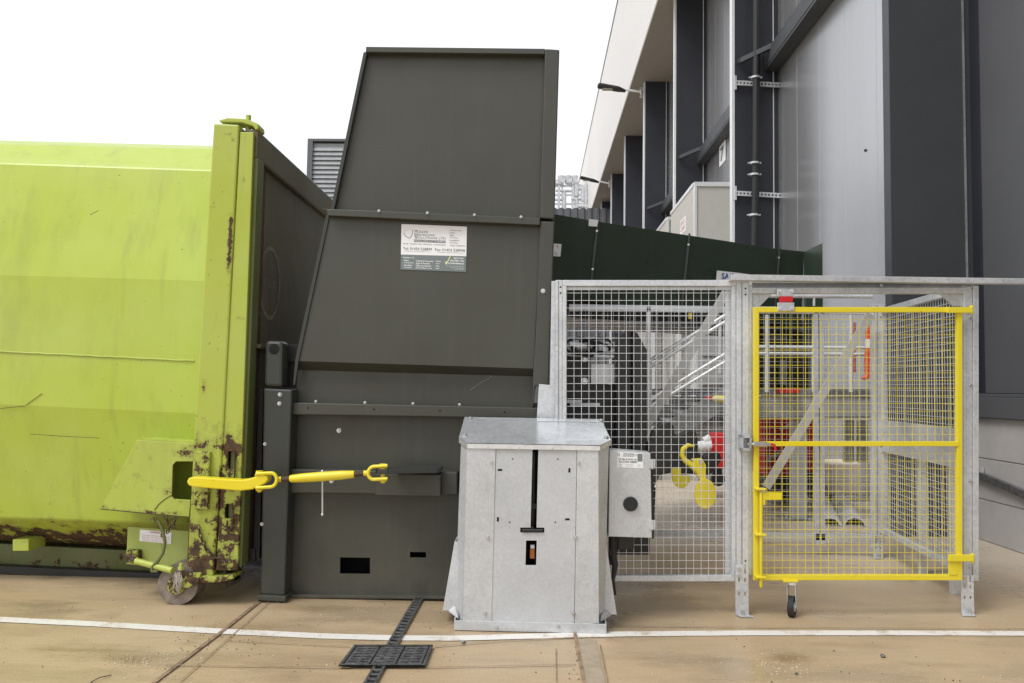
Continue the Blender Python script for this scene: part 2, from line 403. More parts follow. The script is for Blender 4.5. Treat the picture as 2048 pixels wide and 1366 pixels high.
def strip(mb, pix, wpx, z):
    """strip lying on the ground along a photographed line, wpx wide at each point"""
    pts = [G(x, y) for x, y in pix]
    Lf, Rt = [], []
    for i, p in enumerate(pts):
        t = pts[min(i+1, len(pts)-1)]-pts[max(i-1, 0)]; t.normalize()
        n = V((-t.y, t.x, 0)); w = wpx if not isinstance(wpx, (list, tuple)) else wpx[i]
        Lf.append(V((p.x, p.y, z))+n*w/2); Rt.append(V((p.x, p.y, z))-n*w/2)
    n = len(pts)
    return mb.add(Lf+Rt, [[i, i+1, n+i+1, n+i] for i in range(n-1)])

# ================================================================== GROUND
g = MB(); flat(g, [(-250, -60), (250, -60), (250, 400), (-250, 400)], 0)
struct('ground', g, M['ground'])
mb = MB(); strip(mb, [(-420, 1226), (-40, 1238), (0, 1240), (200, 1249.5), (420, 1262.5), (640, 1273), (790, 1277), (910, 1277.5), (1060, 1273.5), (1250, 1269), (1500, 1267), (1800, 1267), (2100, 1268), (2600, 1270)], 0.095, 0.004)
struct('white_line_marking', mb, M['line'])
mb = MB()
strip(mb, [(522, 1202), (440, 1268), (310, 1366), (200, 1452)], 0.024, 0.008)
struct('slab_joint', mb, M['joint'])
mb = MB()
strip(mb, [(1146, 1250), (1156, 1300), (1168, 1366), (1190, 1480)], 0.020, 0.008)
struct('slab_joint', mb, M['joint'])
mb = MB(); strip(mb, [(1172, 1280), (1188, 1366), (1210, 1480)], 0.11, 0.0055)
struct('slab_joint_border', mb, M['joint_lt'])
mb = MB()
for pl, w in (([(1232, 1254), (1500, 1257), (1800, 1259), (2100, 1261)], 0.008), ([(330, 1333), (600, 1337), (700, 1339)], 0.008),
              ([(850, 1338), (1150, 1332)], 0.008), ([(460, 1284), (700, 1296)], 0.007), ([(868, 1296), (1010, 1284), (1148, 1278)], 0.009),
              ([(1112, 1300), (1113, 1366)], 0.005), ([(1200, 1292), (1215, 1366), (1230, 1440)], 0.006), ([(540, 1205), (470, 1268), (360, 1366)], 0.006)):
    strip(mb, pl, w, 0.0095)
struct('hairline_joints', mb, M['joint_thin'])

# drain channel and its cover
t = thing('drain_channel', 'black slotted drain channel running across the tan concrete from the compactor', 'drain', G(800, 1260))
mb = MB(); a, b_ = G(838, 1200), G(735, 1380); b_ = b_+(b_-a)*0.2
a = a+(a-b_)*0.5
dr = (b_-a).normalized(); nr = V((-dr.y, dr.x, 0)); ln = (b_-a).length
q = lambda s, w, z: a+dr*s+nr*w+V((0, 0, z))
mb.add([q(0, -.030, .006), q(ln, -.030, .006), q(ln, .030, .006), q(0, .030, .006)], [[0, 1, 2, 3]])
obj('channel_bed', mb, M['hole'], t)
mb = MB()
for w in (-.025, .025): mb.bar(q(0, w, .012), q(ln, w, .012), 0.014, 0.012)
k = 0.0
while k < ln:
    mb.bar(q(k, -.020, .012), q(k, .020, .012), 0.024, 0.010); k += 0.062
obj('slotted_grating', mb, M['iron'], t, 0.002)
t = thing('manhole_cover', 'square cast iron gully cover with ribbed plates set across the drain channel', 'drain cover', G(771, 1318))
c4 = [G(708, 1297), G(866, 1297), G(850, 1339), G(676, 1339)]
mb = MB(); mb.add([p+V((0, 0, .0155)) for p in c4], [[0, 1, 2, 3]]); obj('frame', mb, M['hole'], t)
bl = lambda u, v: c4[0].lerp(c4[1], u).lerp(c4[3].lerp(c4[2], u), v)
mb = MB()
for (u0, u1) in ((0.0, 0.035), (0.965, 1.0)):
    mb.add([bl(u0, 0)+V((0, 0, .02)), bl(u1, 0)+V((0, 0, .02)), bl(u1, 1)+V((0, 0, .02)), bl(u0, 1)+V((0, 0, .02))], [[0, 1, 2, 3]])
for (v0, v1) in ((0.0, 0.06), (0.94, 1.0)):
    mb.add([bl(0, v0)+V((0, 0, .022)), bl(1, v0)+V((0, 0, .022)), bl(1, v1)+V((0, 0, .022)), bl(0, v1)+V((0, 0, .022))], [[0, 1, 2, 3]])
obj('rim', mb, M['iron'], t)
for kx in range(3):
    mb = MB(); u0 = 0.07+kx*0.305; u1 = u0+0.25
    for ky in range(7):
        v = 0.12+ky*0.127
        mb.bar(bl(u0, v)+V((0, 0, .0175)), bl(u1, v)+V((0, 0, .0185)), 0.021, 0.007)
    for uu in (u0, (u0+u1)/2, u1): mb.bar(bl(uu, 0.08)+V((0, 0, .0170)), bl(uu, 0.92)+V((0, 0, .0170)), 0.016, 0.006)
    obj('ribbed_plate', mb, M['iron'], t, 0.002)
for k, (x, y, s, lab) in enumerate(((927, 1288, .014, 'small dark pebble just in front of the zinc housing'), (1766, 1315, .013, 'small black pebble on bare concrete below the yellow gate'),
                       (1593, 1349, .008, 'tiny dark pebble near the bottom edge of the photo, centre right'))):
    bm_ = bmesh.new(); bmesh.ops.create_icosphere(bm_, subdivisions=2, radius=s)
    for v in bm_.verts: v.co *= random.uniform(.8, 1.15); v.co.z *= .8
    mb = MB(); c = G(x, y)+V((0, 0, s*.7)); mb.add([v.co+c for v in bm_.verts], [[v.index for v in f.verts] for f in bm_.faces]); bm_.free()
    tag(obj('pebble', mb, M['iron']), lab, 'pebble', 'loose pebbles on the concrete')

def grains(name, m, n, spots, size, label):
    mb = MB()
    for k in range(n):
        if spots and k % 5 < 3:
            cx, cy, rx, ry = random.choice(spots); x, y = random.gauss(cx, rx), random.gauss(cy, ry)
        else: x, y = random.uniform(-80, 2130), random.uniform(1195, 1420)
        if y < 1170: continue
        c = G(x, y); q = random.uniform(*size); a = random.uniform(0, 3.14)
        u = V((math.cos(a), math.sin(a), 0))*q*random.uniform(.8, 2.2); v = V((-math.sin(a), math.cos(a), 0))*q
        c.z = .004+q*.3
        mb.add([c-u-v*.6+V((0, 0, -.003)), c+u*.9-v+V((0, 0, -.003)), c+u+v*.7+V((0, 0, -.003)), c-u*.8+v+V((0, 0, -.003)), c+V((0, 0, q*.7))], [[0, 1, 4], [1, 2, 4], [2, 3, 4], [3, 0, 4]])
    o = obj(name, mb, m); o['kind'] = 'stuff'; o['label'] = label
grains('pale_grit', plain('pale_grit', (0.60, 0.50, 0.36), .8), 420, [(265, 1322, 40, 9), (1560, 1335, 34, 10), (330, 1330, 60, 14)], (.0015, .0036), 'pale grit and chips scattered over the tan concrete')
grains('dark_grit', plain('dark_grit', (0.09, 0.07, 0.055), .8), 240, [(430, 1275, 50, 20), (1165, 1300, 14, 40)], (.0014, .0034), 'dark grit scattered over the tan concrete')
mb = MB(); mb.tube([G(172, 1380, .004), G(182, 1364, .006), G(200, 1355, .012), G(222, 1350, .006)], .0022, 5)
tag(obj('wire_offcut', mb, M['rubber']), 'thin curved black wire offcut on the concrete at the bottom left', 'wire')
# ================================================================== WASTE CONTAINER
YP, YB = 5.25, 5.50
t = thing('waste_container', 'worn lime green hooklift waste container with rusty corner post, left of the dark compactor', 'container', G(250, 1150))
con = t
# body: profile rows (left px y, right px y, depth)
rows = [(283, 293, 6.05), (290, 299, 5.86), (326, 340, 5.62), (550, 562, 5.47), (808, 828, 5.47), (1036, 1050, 5.62), (1078, 1096, 5.92), (1088, 1108, 6.2)]
mb = MB(); pts = []
XL = -900
for (ya, yb, Yd) in rows:
    sl = (yb-ya)/420.0
    pl = P(XL, ya+sl*XL, YB); pr = P(440, yb+sl*20, YB); pl.z = P(XL*YB/Yd, ya+sl*XL, Yd).z; pr.z = P(1070-630*YB/Yd, yb+sl*20, Yd).z
    pts += [V((pl.x, Yd, pl.z)), V((pr.x, Yd, pr.z))]
n = len(rows)
back = [V((p.x, 7.7, p.z)) for p in (pts[0], pts[1], pts[-2], pts[-1])]
fs = [[2*i, 2*i+1, 2*i+3, 2*i+2] for i in range(n-1)]
o_ = len(pts); pts += back
fs += [[0, 1, o_+1, o_], [o_, o_+1, o_+3, o_+2], [2*n-2, 2*n-1, o_+3, o_+2]]
fs += [[2*i+1 for i in range(n)]+[o_+3, o_+1], [2*i for i in range(n)]+[o_+2, o_]]
mb.add(pts, fs)
body = obj('body_shell', mb, M['lime'], t, 0.012)
# weld seam along the side
mb = MB(); mb.tube([P(x, 703+x*0.0485+random.uniform(-.6, .6), 5.467) for x in range(-900, 400, 14)], 0.006, 6)
obj('weld_seam', mb, M['lime_guard'], body)
for pl in ([(60, 868), (120, 872), (198, 876)], [(0, 817), (50, 812)], [(52, 810), (84, 787)], [(180, 430), (197, 421)]):
    mb = MB(); mb.tube([P(x, y, 5.466) for x, y in pl], 0.0018, 5); obj('scratch', mb, M['rust'], body)
# base rails and skid
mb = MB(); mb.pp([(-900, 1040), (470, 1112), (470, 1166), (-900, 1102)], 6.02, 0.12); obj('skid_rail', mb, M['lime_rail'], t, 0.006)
mb = MB(); mb.pp([(-900, 1089), (470, 1155), (470, 1170), (-900, 1106)], 5.93, 0.08); obj('rail_flange', mb, M['charcoal'], t, 0.004)
mb = MB(); mb.pb(25, 1079, 57, 1102, 5.7, 0.2); obj('cross_member', mb, M['lime_guard'], t, 0.004)
mb = MB(); mb.pp([(-900, 1043), (390, 1104), (390, 1128), (-900, 1068)], 6.3, 0.3); obj('underside', mb, M['hole'], t)
# corner post A with its top cap
mb = MB(); mb.pp([(427, 246), (478, 249), (455, 700), (446, 880), (426, 1153), (373, 1151), (387, 879), (398, 700)], YP, 0.30)
obj('corner_post', mb, M['lime_post'], t, 0.012)
# door post B with two slots
bx = lambda y: 480+(y-264)*(432-480)/(1140-264)
wv = lambda y: 27+(y-264)*(43-27)/(1140-264)
mpB = lambda u, v: P(bx(v)+u*wv(v), v, YP+0.012)
mb = MB(); mb.grid(mpB, [0, .28, .66, 1], [264, 903, 938, 1008, 1037, 1141], {(1, 1), (1, 3)}, (0, 0.03, 0))
pB = obj('door_post', mb, M['lime_post'], t, 0.005)
mb = MB(); mb.prism([mpB(0, 268)+V((0, .1, 0)), mpB(.98, 268)+V((0, .1, 0)), mpB(.98, 1136)+V((0, .1, 0)), mpB(0, 1136)+V((0, .1, 0))], (0, 0.18, 0))
obj('post_core', mb, M['rust'], pB)
for (v0, v1) in ((903, 938), (1008, 1037)):
    mb = MB(); mb.tube([mpB(.62, v0-2)+V((0, -.008, 0)), mpB(.70, (v0+v1)/2)+V((0, -.012, 0)), mpB(.72, v1+14)+V((0, -.012, 0)), mpB(.55, v1+26)+V((0, -.008, 0)), mpB(.42, v1+14)+V((0, -.01, 0)), mpB(.42, v1)+V((0, .01, 0))], 0.006, 6)
    obj('hanging_link', mb, M['rust'], pB)
# end frame (runs away from the camera) and the dark end door
ey = lambda x0, y0: V((P(x0, y0, YP).x, YP, P(x0, y0, YP).z))
def endbar(mb, pix, y0, y1):
    pts = [P(x, y, YP) for x, y in pix]
    return mb.prism([V((p.x, y0, p.z)) for p in pts], (0, y1-y0, 0))
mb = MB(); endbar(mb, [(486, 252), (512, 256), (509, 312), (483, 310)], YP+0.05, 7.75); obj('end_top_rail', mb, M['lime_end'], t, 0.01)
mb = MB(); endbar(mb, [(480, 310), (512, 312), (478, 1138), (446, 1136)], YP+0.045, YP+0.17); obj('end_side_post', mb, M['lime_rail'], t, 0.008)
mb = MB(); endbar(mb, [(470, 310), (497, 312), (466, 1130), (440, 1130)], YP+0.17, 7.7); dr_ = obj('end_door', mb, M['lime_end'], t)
mb = MB(); endbar(mb, [(478, 684), (504, 686), (503, 694), (477, 692)], YP+0.17, 7.6); obj('end_ledge', mb, M['lime_end'], t, 0.004)
# painted ring with faint letters on the end door
Xd = P(497, 312, YP); Xe = P(466, 1130, YP)
def endpt(y, z):
    s = (z-Xe.z)/(Xd.z-Xe.z); return V((Xe.x+(Xd.x-Xe.x)*s+0.003, y, z))
ex = endpt(6, PX(537, 568, -1.78).z).x
yL, yR, zL, zH = PX(519, 568, ex).y, PX(560, 568, ex).y, PX(537, 640, ex).z, PX(537, 490, ex).z
rc = ((yL+yR)/2, (zL+zH)/2); ky, kz = (yR-yL)/2, (zH-zL)/2
mb = MB(); ri, ro = 0.88, 1.0; nn = 40; vs = []
for k in range(nn):
    a_ = 2*math.pi*k/nn
    for r_ in (ri, ro): vs.append(endpt(rc[0]+r_*ky*math.cos(a_), rc[1]+r_*kz*math.sin(a_)))
mb.add(vs, [[2*k, 2*k+1, (2*k+3) % (2*nn), (2*k+2) % (2*nn)] for k in range(nn)])
rg = obj('painted_ring', mb, M['chalk'], dr_)
text('C.L.S.', 0, 0, 1, 1, None, M['chalk'], dr_, name='faint_lettering', mp=lambda u, v: endpt(rc[0]-ky*.6+ky*1.2*u, rc[1]+0.03-0.06*v))
# top latch plate and pin
mb = MB(); base = [(437, 240), (455, 235), (492, 237), (516, 247), (517, 257), (511, 260), (506, 252), (484, 245), (440, 244)]
mb.pp(base, YP+0.03, 0.13); tl = obj('top_latch_plate', mb, M['lime_post'], t, 0.006)
mb = MB(); mb.tube([P(497, 231, YP+.1), P(496, 264, YP+.1)], 0.018, 12); obj('latch_pin', mb, M['lime_post'], tl)
mb = MB(); mb.pp([(355, 1150), (372, 1148), (430, 1154), (466, 1150), (468, 1157), (440, 1166), (400, 1166), (358, 1160)], YP-0.03, 0.2)
obj('bottom_latch_plate', mb, M['lime_post'], t, 0.006)
mb = MB(); mb.tube([P(450, 1140, YP+.05), P(449, 1172, YP+.05)], 0.012, 10); obj('latch_pin', mb, M['rust'], t)
# guard bracket with a square notch
Yg = YP+0.02
mb = MB(); mb.pp([(200, 1018), (273, 880), (388, 887), (386, 923), (352, 923), (346, 930), (344, 992), (350, 998), (381, 1000), (378, 1034)], Yg, 0.012)
gb = obj('guard_plate', mb, M['lime_guard'], t, 0.003)
mb = MB(); A = [P(273, 880, Yg), P(388, 887, Yg)]
mb.prism([A[0]+V((0, .013, 0)), A[1]+V((0, .013, 0)), A[1]+V((0, .25, -.004)), A[0]+V((.01, .25, -.004))], (0, 0, 0.008)); obj('guard_top', mb, M['lime_guard'], gb)
mb = MB(); q0, q1 = P(200, 1018, Yg), P(273, 880, Yg)
mb.prism([q0+V((0, .013, 0)), q1+V((0, .013, 0)), q1+V((0.01, .25, 0)), q0+V((0.01, .25, 0))], (0.008, 0, 0)); obj('guard_end', mb, M['lime_guard'], gb)
mb = MB(); q0, q1 = P(200, 1018, Yg), P(378, 1034, Yg)
mb.prism([q0+V((0, .013, 0)), q1+V((0, .013, 0)), q1+V((0, .3, 0)), q0+V((0, .3, 0))], (0, 0, 0.006)); obj('guard_base', mb, M['rust'], gb)
for pl in ([(200, 1018), (290, 1026.5), (378, 1034)], [(344, 990), (330, 998), (318, 1008), (309, 1020)], [(353, 923), (346, 930), (344, 992), (350, 998)]):
    mb = MB(); mb.tube([P(x, y, Yg-.001) for x, y in pl], .003, 5); obj('rusted_edge', mb, M['rust'], gb)
# rusty latch block
mb = MB(); mb.pp([(391, 902), (420, 904), (415, 1020), (386, 1017)], YP-0.03, 0.035); obj('latch_block', mb, worn('block_paint', (0.38, 0.44, 0.05), 0.2, 1.5, 0.21, base=0.2, scale=14), t, 0.006)
# warning plate and label
mb = MB(); mb.pp([(255, 1053), (378, 1062), (374, 1141), (252, 1128)], 5.42, 0.02); wp = obj('warning_plate', mb, worn('plate_paint', (0.34, 0.40, 0.08), 0.1, 0.5, 0.05, base=0.0), t, 0.004)
mb = MB(); mb.pp([(280, 1059), (343, 1065), (342, 1088), (279, 1082)], 5.416, 0.003); lb = obj('warning_label', mb, M['white'], wp)
text('WARNING', 299, 1062, 323, 1066, 5.413, M['inkred'], lb, 0.09)
for k in range(4): text('Keep clear of the door when opening', 284, 1068.5+k*3.6, 339, 1071+k*3.6, 5.413, M['inkred'], lb, 0.09)
mb = MB(); mb.pp([(252, 1100), (275, 1102), (277, 1128), (252, 1126)], 5.36, 0.06); obj('lever_bracket', mb, M['lime_post'], t, 0.004)
mb = MB(); mb.tube([P(272, 1122, 5.27), P(345, 1141, 5.2)], 0.021, 14); obj('ratchet_lever', mb, M['lime_guard'], t)
mb = MB(); mb.tube([P(262, 1118, 5.3), P(282, 1124, 5.27)], 0.012, 10); mb.tube([P(250, 1110, 5.3), P(270, 1116, 5.3)], 0.010, 8); obj('lever_pivot', mb, M['rust'], t)
mb = MB(); mb.tube([P(x, y, 5.22) for x, y in ((316, 1040), (326, 1062), (330, 1085), (326, 1106), (316, 1122), (305, 1133), (303, 1142), (314, 1143), (318, 1132))], 0.011, 8); obj('ratchet_arm', mb, M['lime_rail'], t)
def chain(path, name, par, link=0.03):
    mb = MB(); pts = []
    P3 = [V(p) for p in path]; seg = []
    for i in range(len(P3)-1):
        m_ = max(1, int((P3[i+1]-P3[i]).length/(link*0.72)))
        seg += [P3[i].lerp(P3[i+1], k/m_) for k in range(m_)]
    for i in range(len(seg)-1):
        c = (seg[i]+seg[i+1])/2; d = (seg[i+1]-seg[i]).normalized()
        s1 = d.cross(V((0, 1, 0))).normalized(); s2 = V((0, 1, 0)) if i % 2 else s1
        s2 = (s2-d*s2.dot(d)).normalized()
        loop = [c+d*link*.5*math.cos(x)+s2*link*.3*math.sin(x) for x in [2*math.pi*k/10 for k in range(10)]]
        mb.tube(loop, 0.0042, 5, True)
    return obj(name, mb, M['rust'], par)
chain([P(x, y, YP-.02) for x, y in ((396, 1050), (402, 1075), (412, 1098), (430, 1114), (455, 1124), (478, 1118))], 'chain', t, .034)
chain([P(x, y, YP-.01) for x, y in ((308, 1034), (318, 1050), (326, 1066), (322, 1080))], 'chain', t)
chain([P(x, y, YP-.01) for x, y in ((330, 1032), (340, 1052), (334, 1066), (344, 1072))], 'chain', t)
chain([P(x, y, YP-.01) for x, y in ((352, 1032), (346, 1056), (350, 1068))], 'chain', t)
# roller wheel
wc = P(366, 1163, 5.32); rw = wc.z
wh = MB(); wh.cyl(V((wc.x, 5.24, rw)), (0, 1, 0), rw, 0.16, 32); w = obj('roller_wheel', wh, plain('worn_roller_steel', (0.22, 0.18, 0.15), 0.7, 0.2, 0.4, 14, 0.2), t, 0.008)
mb = MB(); mb.cyl(V((wc.x, 5.215, rw)), (0, 1, 0), rw*.45, 0.03, 20); mb.pp([(362, 1142), (402, 1146), (396, 1166), (380, 1176), (366, 1176)], 5.205, 0.02); obj('wheel_fork', mb, M['lime_post'], t, .004)
mb = MB()
for k in range(26):
    x = random.uniform(348, 362); mb.tube([P(x, 1146+random.uniform(-3, 3), 5.2), P(x+random.uniform(-6, 6), 1160, 5.18), P(x+random.uniform(-7, 9), 1172+random.uniform(0, 16), 5.2)], 0.0018, 4)
obj('frayed_twine', mb, plain('dirty_twine', (0.42, 0.37, 0.31), 0.9), t)
mb = MB(); mb.cyl(P(362, 1139, 5.2), (0, 0, 1), .02, .018, 6); mb.cyl(P(362, 1134, 5.2), (0, 0, 1), .012, .025, 8); obj('pivot_bolt', mb, M['lime_guard'], t)

# ================================================================== COMPACTOR
YC = 5.36
t = thing('waste_compactor', 'dark olive static compactor with tall feed chute and white sign, beside the lime container', 'compactor', G(720, 1195))
cp = t
# lower body panel with two openings
mpc = lambda u, v: P(u, v+(u-575)*0.012, YC+0.16)
mb = MB(); mb.grid(mpc, [560, 680, 740, 820, 852, 1090], [800, 1101, 1112, 1113.5, 1146, 1192], {(1, 3), (3, 1)}, (0, 0.012, 0))
pan = obj('body_panel', mb, M['olive'], t)
mb = MB(); mb.pp([(585, 1060), (900, 1064), (900, 1180), (585, 1176)], YC+0.42, 0.02); obj('inner_void', mb, M['hole'], pan)
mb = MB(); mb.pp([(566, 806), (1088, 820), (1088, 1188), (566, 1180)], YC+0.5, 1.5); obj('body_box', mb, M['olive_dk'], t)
mb = MB(); mb.pp([(566, 1189), (930, 1193), (930, 1199), (566, 1196)], YC+0.10, 0.3); obj('bottom_flange', mb, M['olive'], t, 0.003)
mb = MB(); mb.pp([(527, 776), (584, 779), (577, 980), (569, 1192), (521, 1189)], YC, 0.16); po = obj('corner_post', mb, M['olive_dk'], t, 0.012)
mb = MB(); mb.pp([(513, 1190), (571, 1193), (571, 1204), (513, 1201)], YC-0.03, 0.22); obj('foot_plate', mb, M['olive_dk'], po, 0.006)
mb = MB(); mb.pp([(518, 779), (526, 779), (519, 1120), (506, 1118)], YC+0.12, 0.02); obj('mating_flange', mb, M['charcoal'], t, 0.002)
mb = MB(); mb.pp([(490, 1098), (510, 1098), (510, 1124), (490, 1122)], YC+.1, .2); obj('locating_lug', mb, M['charcoal'], t, 0.006)
# top tube on the post, its front pierced
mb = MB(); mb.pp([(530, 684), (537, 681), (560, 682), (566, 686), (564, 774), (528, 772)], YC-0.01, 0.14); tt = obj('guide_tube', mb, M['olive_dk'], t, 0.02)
mb = MB(); mb.cyl(P(548, 698, YC-.0105), (0, -1, 0), 0.036, 0.003, 20); obj('tube_hole', mb, M['hole'], tt)
mb = MB(); mb.pp([(566, 687), (597, 690), (590, 774), (564, 774)], YC+0.2, 0.02); mb.pp([(566, 716), (592, 718), (592, 724), (566, 722)], YC+.16, .05); obj('side_gusset', mb, M['charcoal'], t, .003)
# frame rail under the chute
mb = MB(); mb.pp([(583, 805), (1090, 816), (1090, 837), (583, 829)], YC+0.05, 0.11); fr = obj('frame_rail', mb, M['olive'], t, 0.006)
for x in (616, 748, 880, 1009):
    mb = MB(); mb.cyl(P(x, 816+(x-616)*.021, YC+.0495), (0, -1, 0), 0.0065, 0.001, 12); obj('rail_hole', mb, M['hole'], fr)
# cross beam
mb = MB(); mb.pp([(580, 938), (915, 944), (915, 990), (577, 986)], YC+0.06, 0.10); obj('cross_beam', mb, M['olive'], t, 0.008)
mb = MB(); mb.pp([(752, 947), (881, 949), (881, 993), (750, 991)], YC-0.03, 0.09); obj('lug_block', mb, M['olive'], t, 0.006)
a0, a1 = P(768, 944, YC-.12), P(880, 939, YC-.12)
mb = MB(); z = (a0.z+a1.z)/2
xa_ = P(751, 944, 5.14).x; z += .004
mb.prism([V((xa_, 5.14, z-.014)), V((xa_+.02, 5.10, z-.014)), V((xa_+.08, 5.095, z-.014)), V((a1.x-.02, YC-.14, z-.014)), V((a1.x, YC-.11, z-.014)), V((a1.x, YC+.06, z-.014)), V((xa_+.14, YC+.06, z-.014)), V((xa_+.03, 5.18, z-.014))], (0, 0, 0.03)); obj('anchor_lug', mb, M['lug'], t, 0.004)
bolts([(560, 789), (559, 807)], YC, t); bolts([(678, 861)], YC+.16, t, r=4.2); bolts([(663, 962)], YC+.06, t, r=4)
bolts([(530, 888), (524, 1048)], YC, t, r=3)
# lower chute
YH = YC+0.06
mb = MB()
a_ = [P(657, 432, YH), P(1083, 448, YH), P(1066, 737, YH), P(597, 722, YH)]
b2 = [P(595, 740, YH+.09), P(1066, 753, YH+.09), P(1064, 815, YH+.09), P(592, 805, YH+.09)]
b2 = [V((p.x, p.y, p.z)) for p in b2]
vs = a_+b2
mb.add(vs, [[0, 1, 2, 3], [3, 2, 5, 4], [4, 5, 6, 7]])
bk = [V((p.x, 7.3, p.z)) for p in vs]
mb.add(bk, [[0, 1, 2, 3], [3, 2, 5, 4], [4, 5, 6, 7]])
o_ = 0
loop = [0, 3, 4, 7, 6, 5, 2, 1]
mb.add(vs+bk, [[loop[i], loop[(i+1) % 8], loop[(i+1) % 8]+8, loop[i]+8] for i in range(8)])
ch = obj('lower_chute', mb, M['olive'], t)
mb = MB(); mb.pp([(1080, 442), (1109, 443), (1097, 775), (1068, 772)], YH-0.035, 0.30); obj('lower_edge_angle', mb, M['olive'], ch, 0.008)
mb = MB(); mb.pp([(1068, 772), (1072, 772), (1066, 815), (1062, 814)], YH+.06, 0.03); obj('lower_lip', mb, M['olive'], ch, 0.002)
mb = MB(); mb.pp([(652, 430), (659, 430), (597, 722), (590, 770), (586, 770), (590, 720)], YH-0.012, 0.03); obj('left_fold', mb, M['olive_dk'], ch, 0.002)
bolts([(1086, 582)], YH-.035, ch, r=4.2)
# upper chute
YU = YC+0.05
mb = MB(); mb.pp([(734, 103), (1092, 106), (1082, 438), (665, 424)], YU+.03, 1.85); uc = obj('upper_chute', mb, M['olive'], t)
mb = MB(); mb.pp([(732, 93), (1090, 97), (1090, 108), (731, 104)], YU-.03, 0.12); obj('top_lip', mb, M['olive'], uc, 0.004)
mb = MB(); mb.pp([(1090, 97), (1119, 99), (1109, 438), (1080, 436)], YU-.03, 0.30); obj('upper_edge_angle', mb, M['olive'], uc, 0.008)
mb = MB(); mb.pp([(727, 104), (734, 104), (668, 420), (661, 419)], YU-.012, 0.05); obj('left_fold', mb, M['olive_dk'], uc, 0.002)
mb = MB(); mb.pp([(654, 420), (662, 418), (1080, 436), (1080, 450), (655, 431)], YU-.05, 0.10); obj('joint_flange', mb, M['olive'], uc, 0.004)
mb = MB(); mb.pp([(644, 417), (664, 418), (660, 423)], YU-.04, 0.01); obj('flange_tip', mb, M['olive'], uc)
bolts([(758, 422), (855, 426), (949, 430), (1042, 434)], YU-.052, uc, r=2.6, m='galv')
bolts([(632, 803), (730, 805), (826, 807), (919, 809)], YU+.03, t, r=2.6, m='galv')
mb = MB(); mb.tube([P(940, 781, YH+.088), P(958, 768, YH+.088), P(985, 752, YH+.088)], 0.002, 5); obj('scuff', mb, M['galv_dk'], ch)
# sign on the chute
zx = lambda x: 780+x/10.505; zy = lambda y: 430+y/10.508
YS = YH-0.004
mb = MB(); mb.pp([(802.9, 448), (933.8, 453.3), (932.6, 512.5), (801.8, 509.0)], YS, 0.003); sg = obj('sign', mb, M['white'], t)
mb = MB(); mb.pp([(801.8, 509.2), (932.6, 512.7), (931.9, 543.8), (801, 539)], YS, 0.003); obj('slate_band', mb, M['teal'], sg)
def st(body, x0, y0, x1, y1, m='ink', fat=0.0): text(body, zx(x0), zy(y0), zx(x1), zy(y1), YS-.0015, M[m], sg, 0.035, fat=fat)
st('W', 510, 312, 590, 370, 'ink', .01); st('ASTE', 600, 330, 797, 375, 'ink', 0)
st('H', 515, 378, 580, 432, 'ink', .01); st('ANDLING', 588, 394, 940, 434, 'ink', 0)
st('S', 515, 436, 578, 490, 'ink', .01); st('OLUTIONS LTD', 586, 452, 1168, 494, 'ink', 0)
mb = MB(); mb.pp([(zx(505), zy(513)), (zx(1167), zy(538)), (zx(1165), zy(590)), (zx(503), zy(563))], YS-.0008, .001); obj('slogan_bar', mb, M['ink'], sg)
st('MAKING SENSE OUT OF RUBBISH', 520, 522, 1150, 555, 'white', .01)
st('BALERS - COMPACTORS - SERVICING - CONSUMABLES', 268, 588, 1165, 612)
st('Tel: 01454 228899', 272, 672, 882, 728, 'ink', 0); st('Fax: 01454 228998', 946, 698, 1572, 754, 'ink', 0)
st('sales@waste-handling-solutions.com', 298, 745, 845, 766); st('www.waste-handling-solutions.com', 985, 772, 1530, 793)
for k, (s, x1) in enumerate((('Contract Hire', 1500), ('Lease', 1358), ('Sales', 1345), ('Servicing', 1418), ('Installation', 1455), ('Recycling', 1418), ('Waste Collections', 1575))):
    st(s, 1256, 303+k*53, x1, 334+k*53)
st('Suppliers of...', 272, 875, 522, 912, 'white', .02)
for k, s in enumerate(('- Balers', '- Compactors', '- Shredders', '- Choppers')): st(s, 278, 935+k*50, (396, 496, 462, 452)[k], 968+k*50, 'white', .02)
for k, s in enumerate(('Vertical & Horizontal', 'Static & Portable', 'Office & Industrial', 'Band & Plastic Strap')): st(s, 545, 945+k*50, (905, 838, 860, 885)[k], 978+k*50, 'white', .02)
for k, s in enumerate(('- Twine', '- Tape', '- Wire', '- Bags')): st(s, 940, 955+k*50, (1065, 1040, 1038, 1036)[k], 986+k*50, 'white', .02)
st('NEXT DAY', 1338, 892, 1552, 925, 'white', .03); st('DELIVERY ON', 1262, 942, 1552, 975, 'white', .03); st('CONSUMABLES', 1218, 996, 1552, 1030, 'white', .03)
st('Next Working Day Delivery', 1185, 1060, 1550, 1080, 'white'); st('From Our Stores', 1282, 1096, 1550, 1116, 'white'); st('Direct Delivery', 1366, 1130, 1550, 1150, 'white')
mb = MB(); mb.pp([(zx(x), zy(y)) for x, y in ((1158, 985), (1185, 965), (1192, 1000), (1255, 870), (1278, 868), (1195, 1035), (1170, 1040))], YS-.0012, .001); obj('tick_mark', mb, M['lemon'], sg)
def stroke(pts, w, m, nm):
    mb = MB(); mb.tube([P(zx(x), zy(y), YS-.0005) for x, y in pts], w, 6); obj(nm, mb, M[m], sg)
stroke([(285, 352), (330, 318), (390, 295), (440, 295), (462, 318)], 0.0016, 'lemon', 'logo_stroke')
stroke([(472, 310), (474, 375), (452, 440), (415, 488)], 0.0017, 'ink', 'logo_stroke')
stroke([(292, 365), (300, 410), (340, 455), (408, 490)], 0.0019, 'ink', 'logo_stroke')

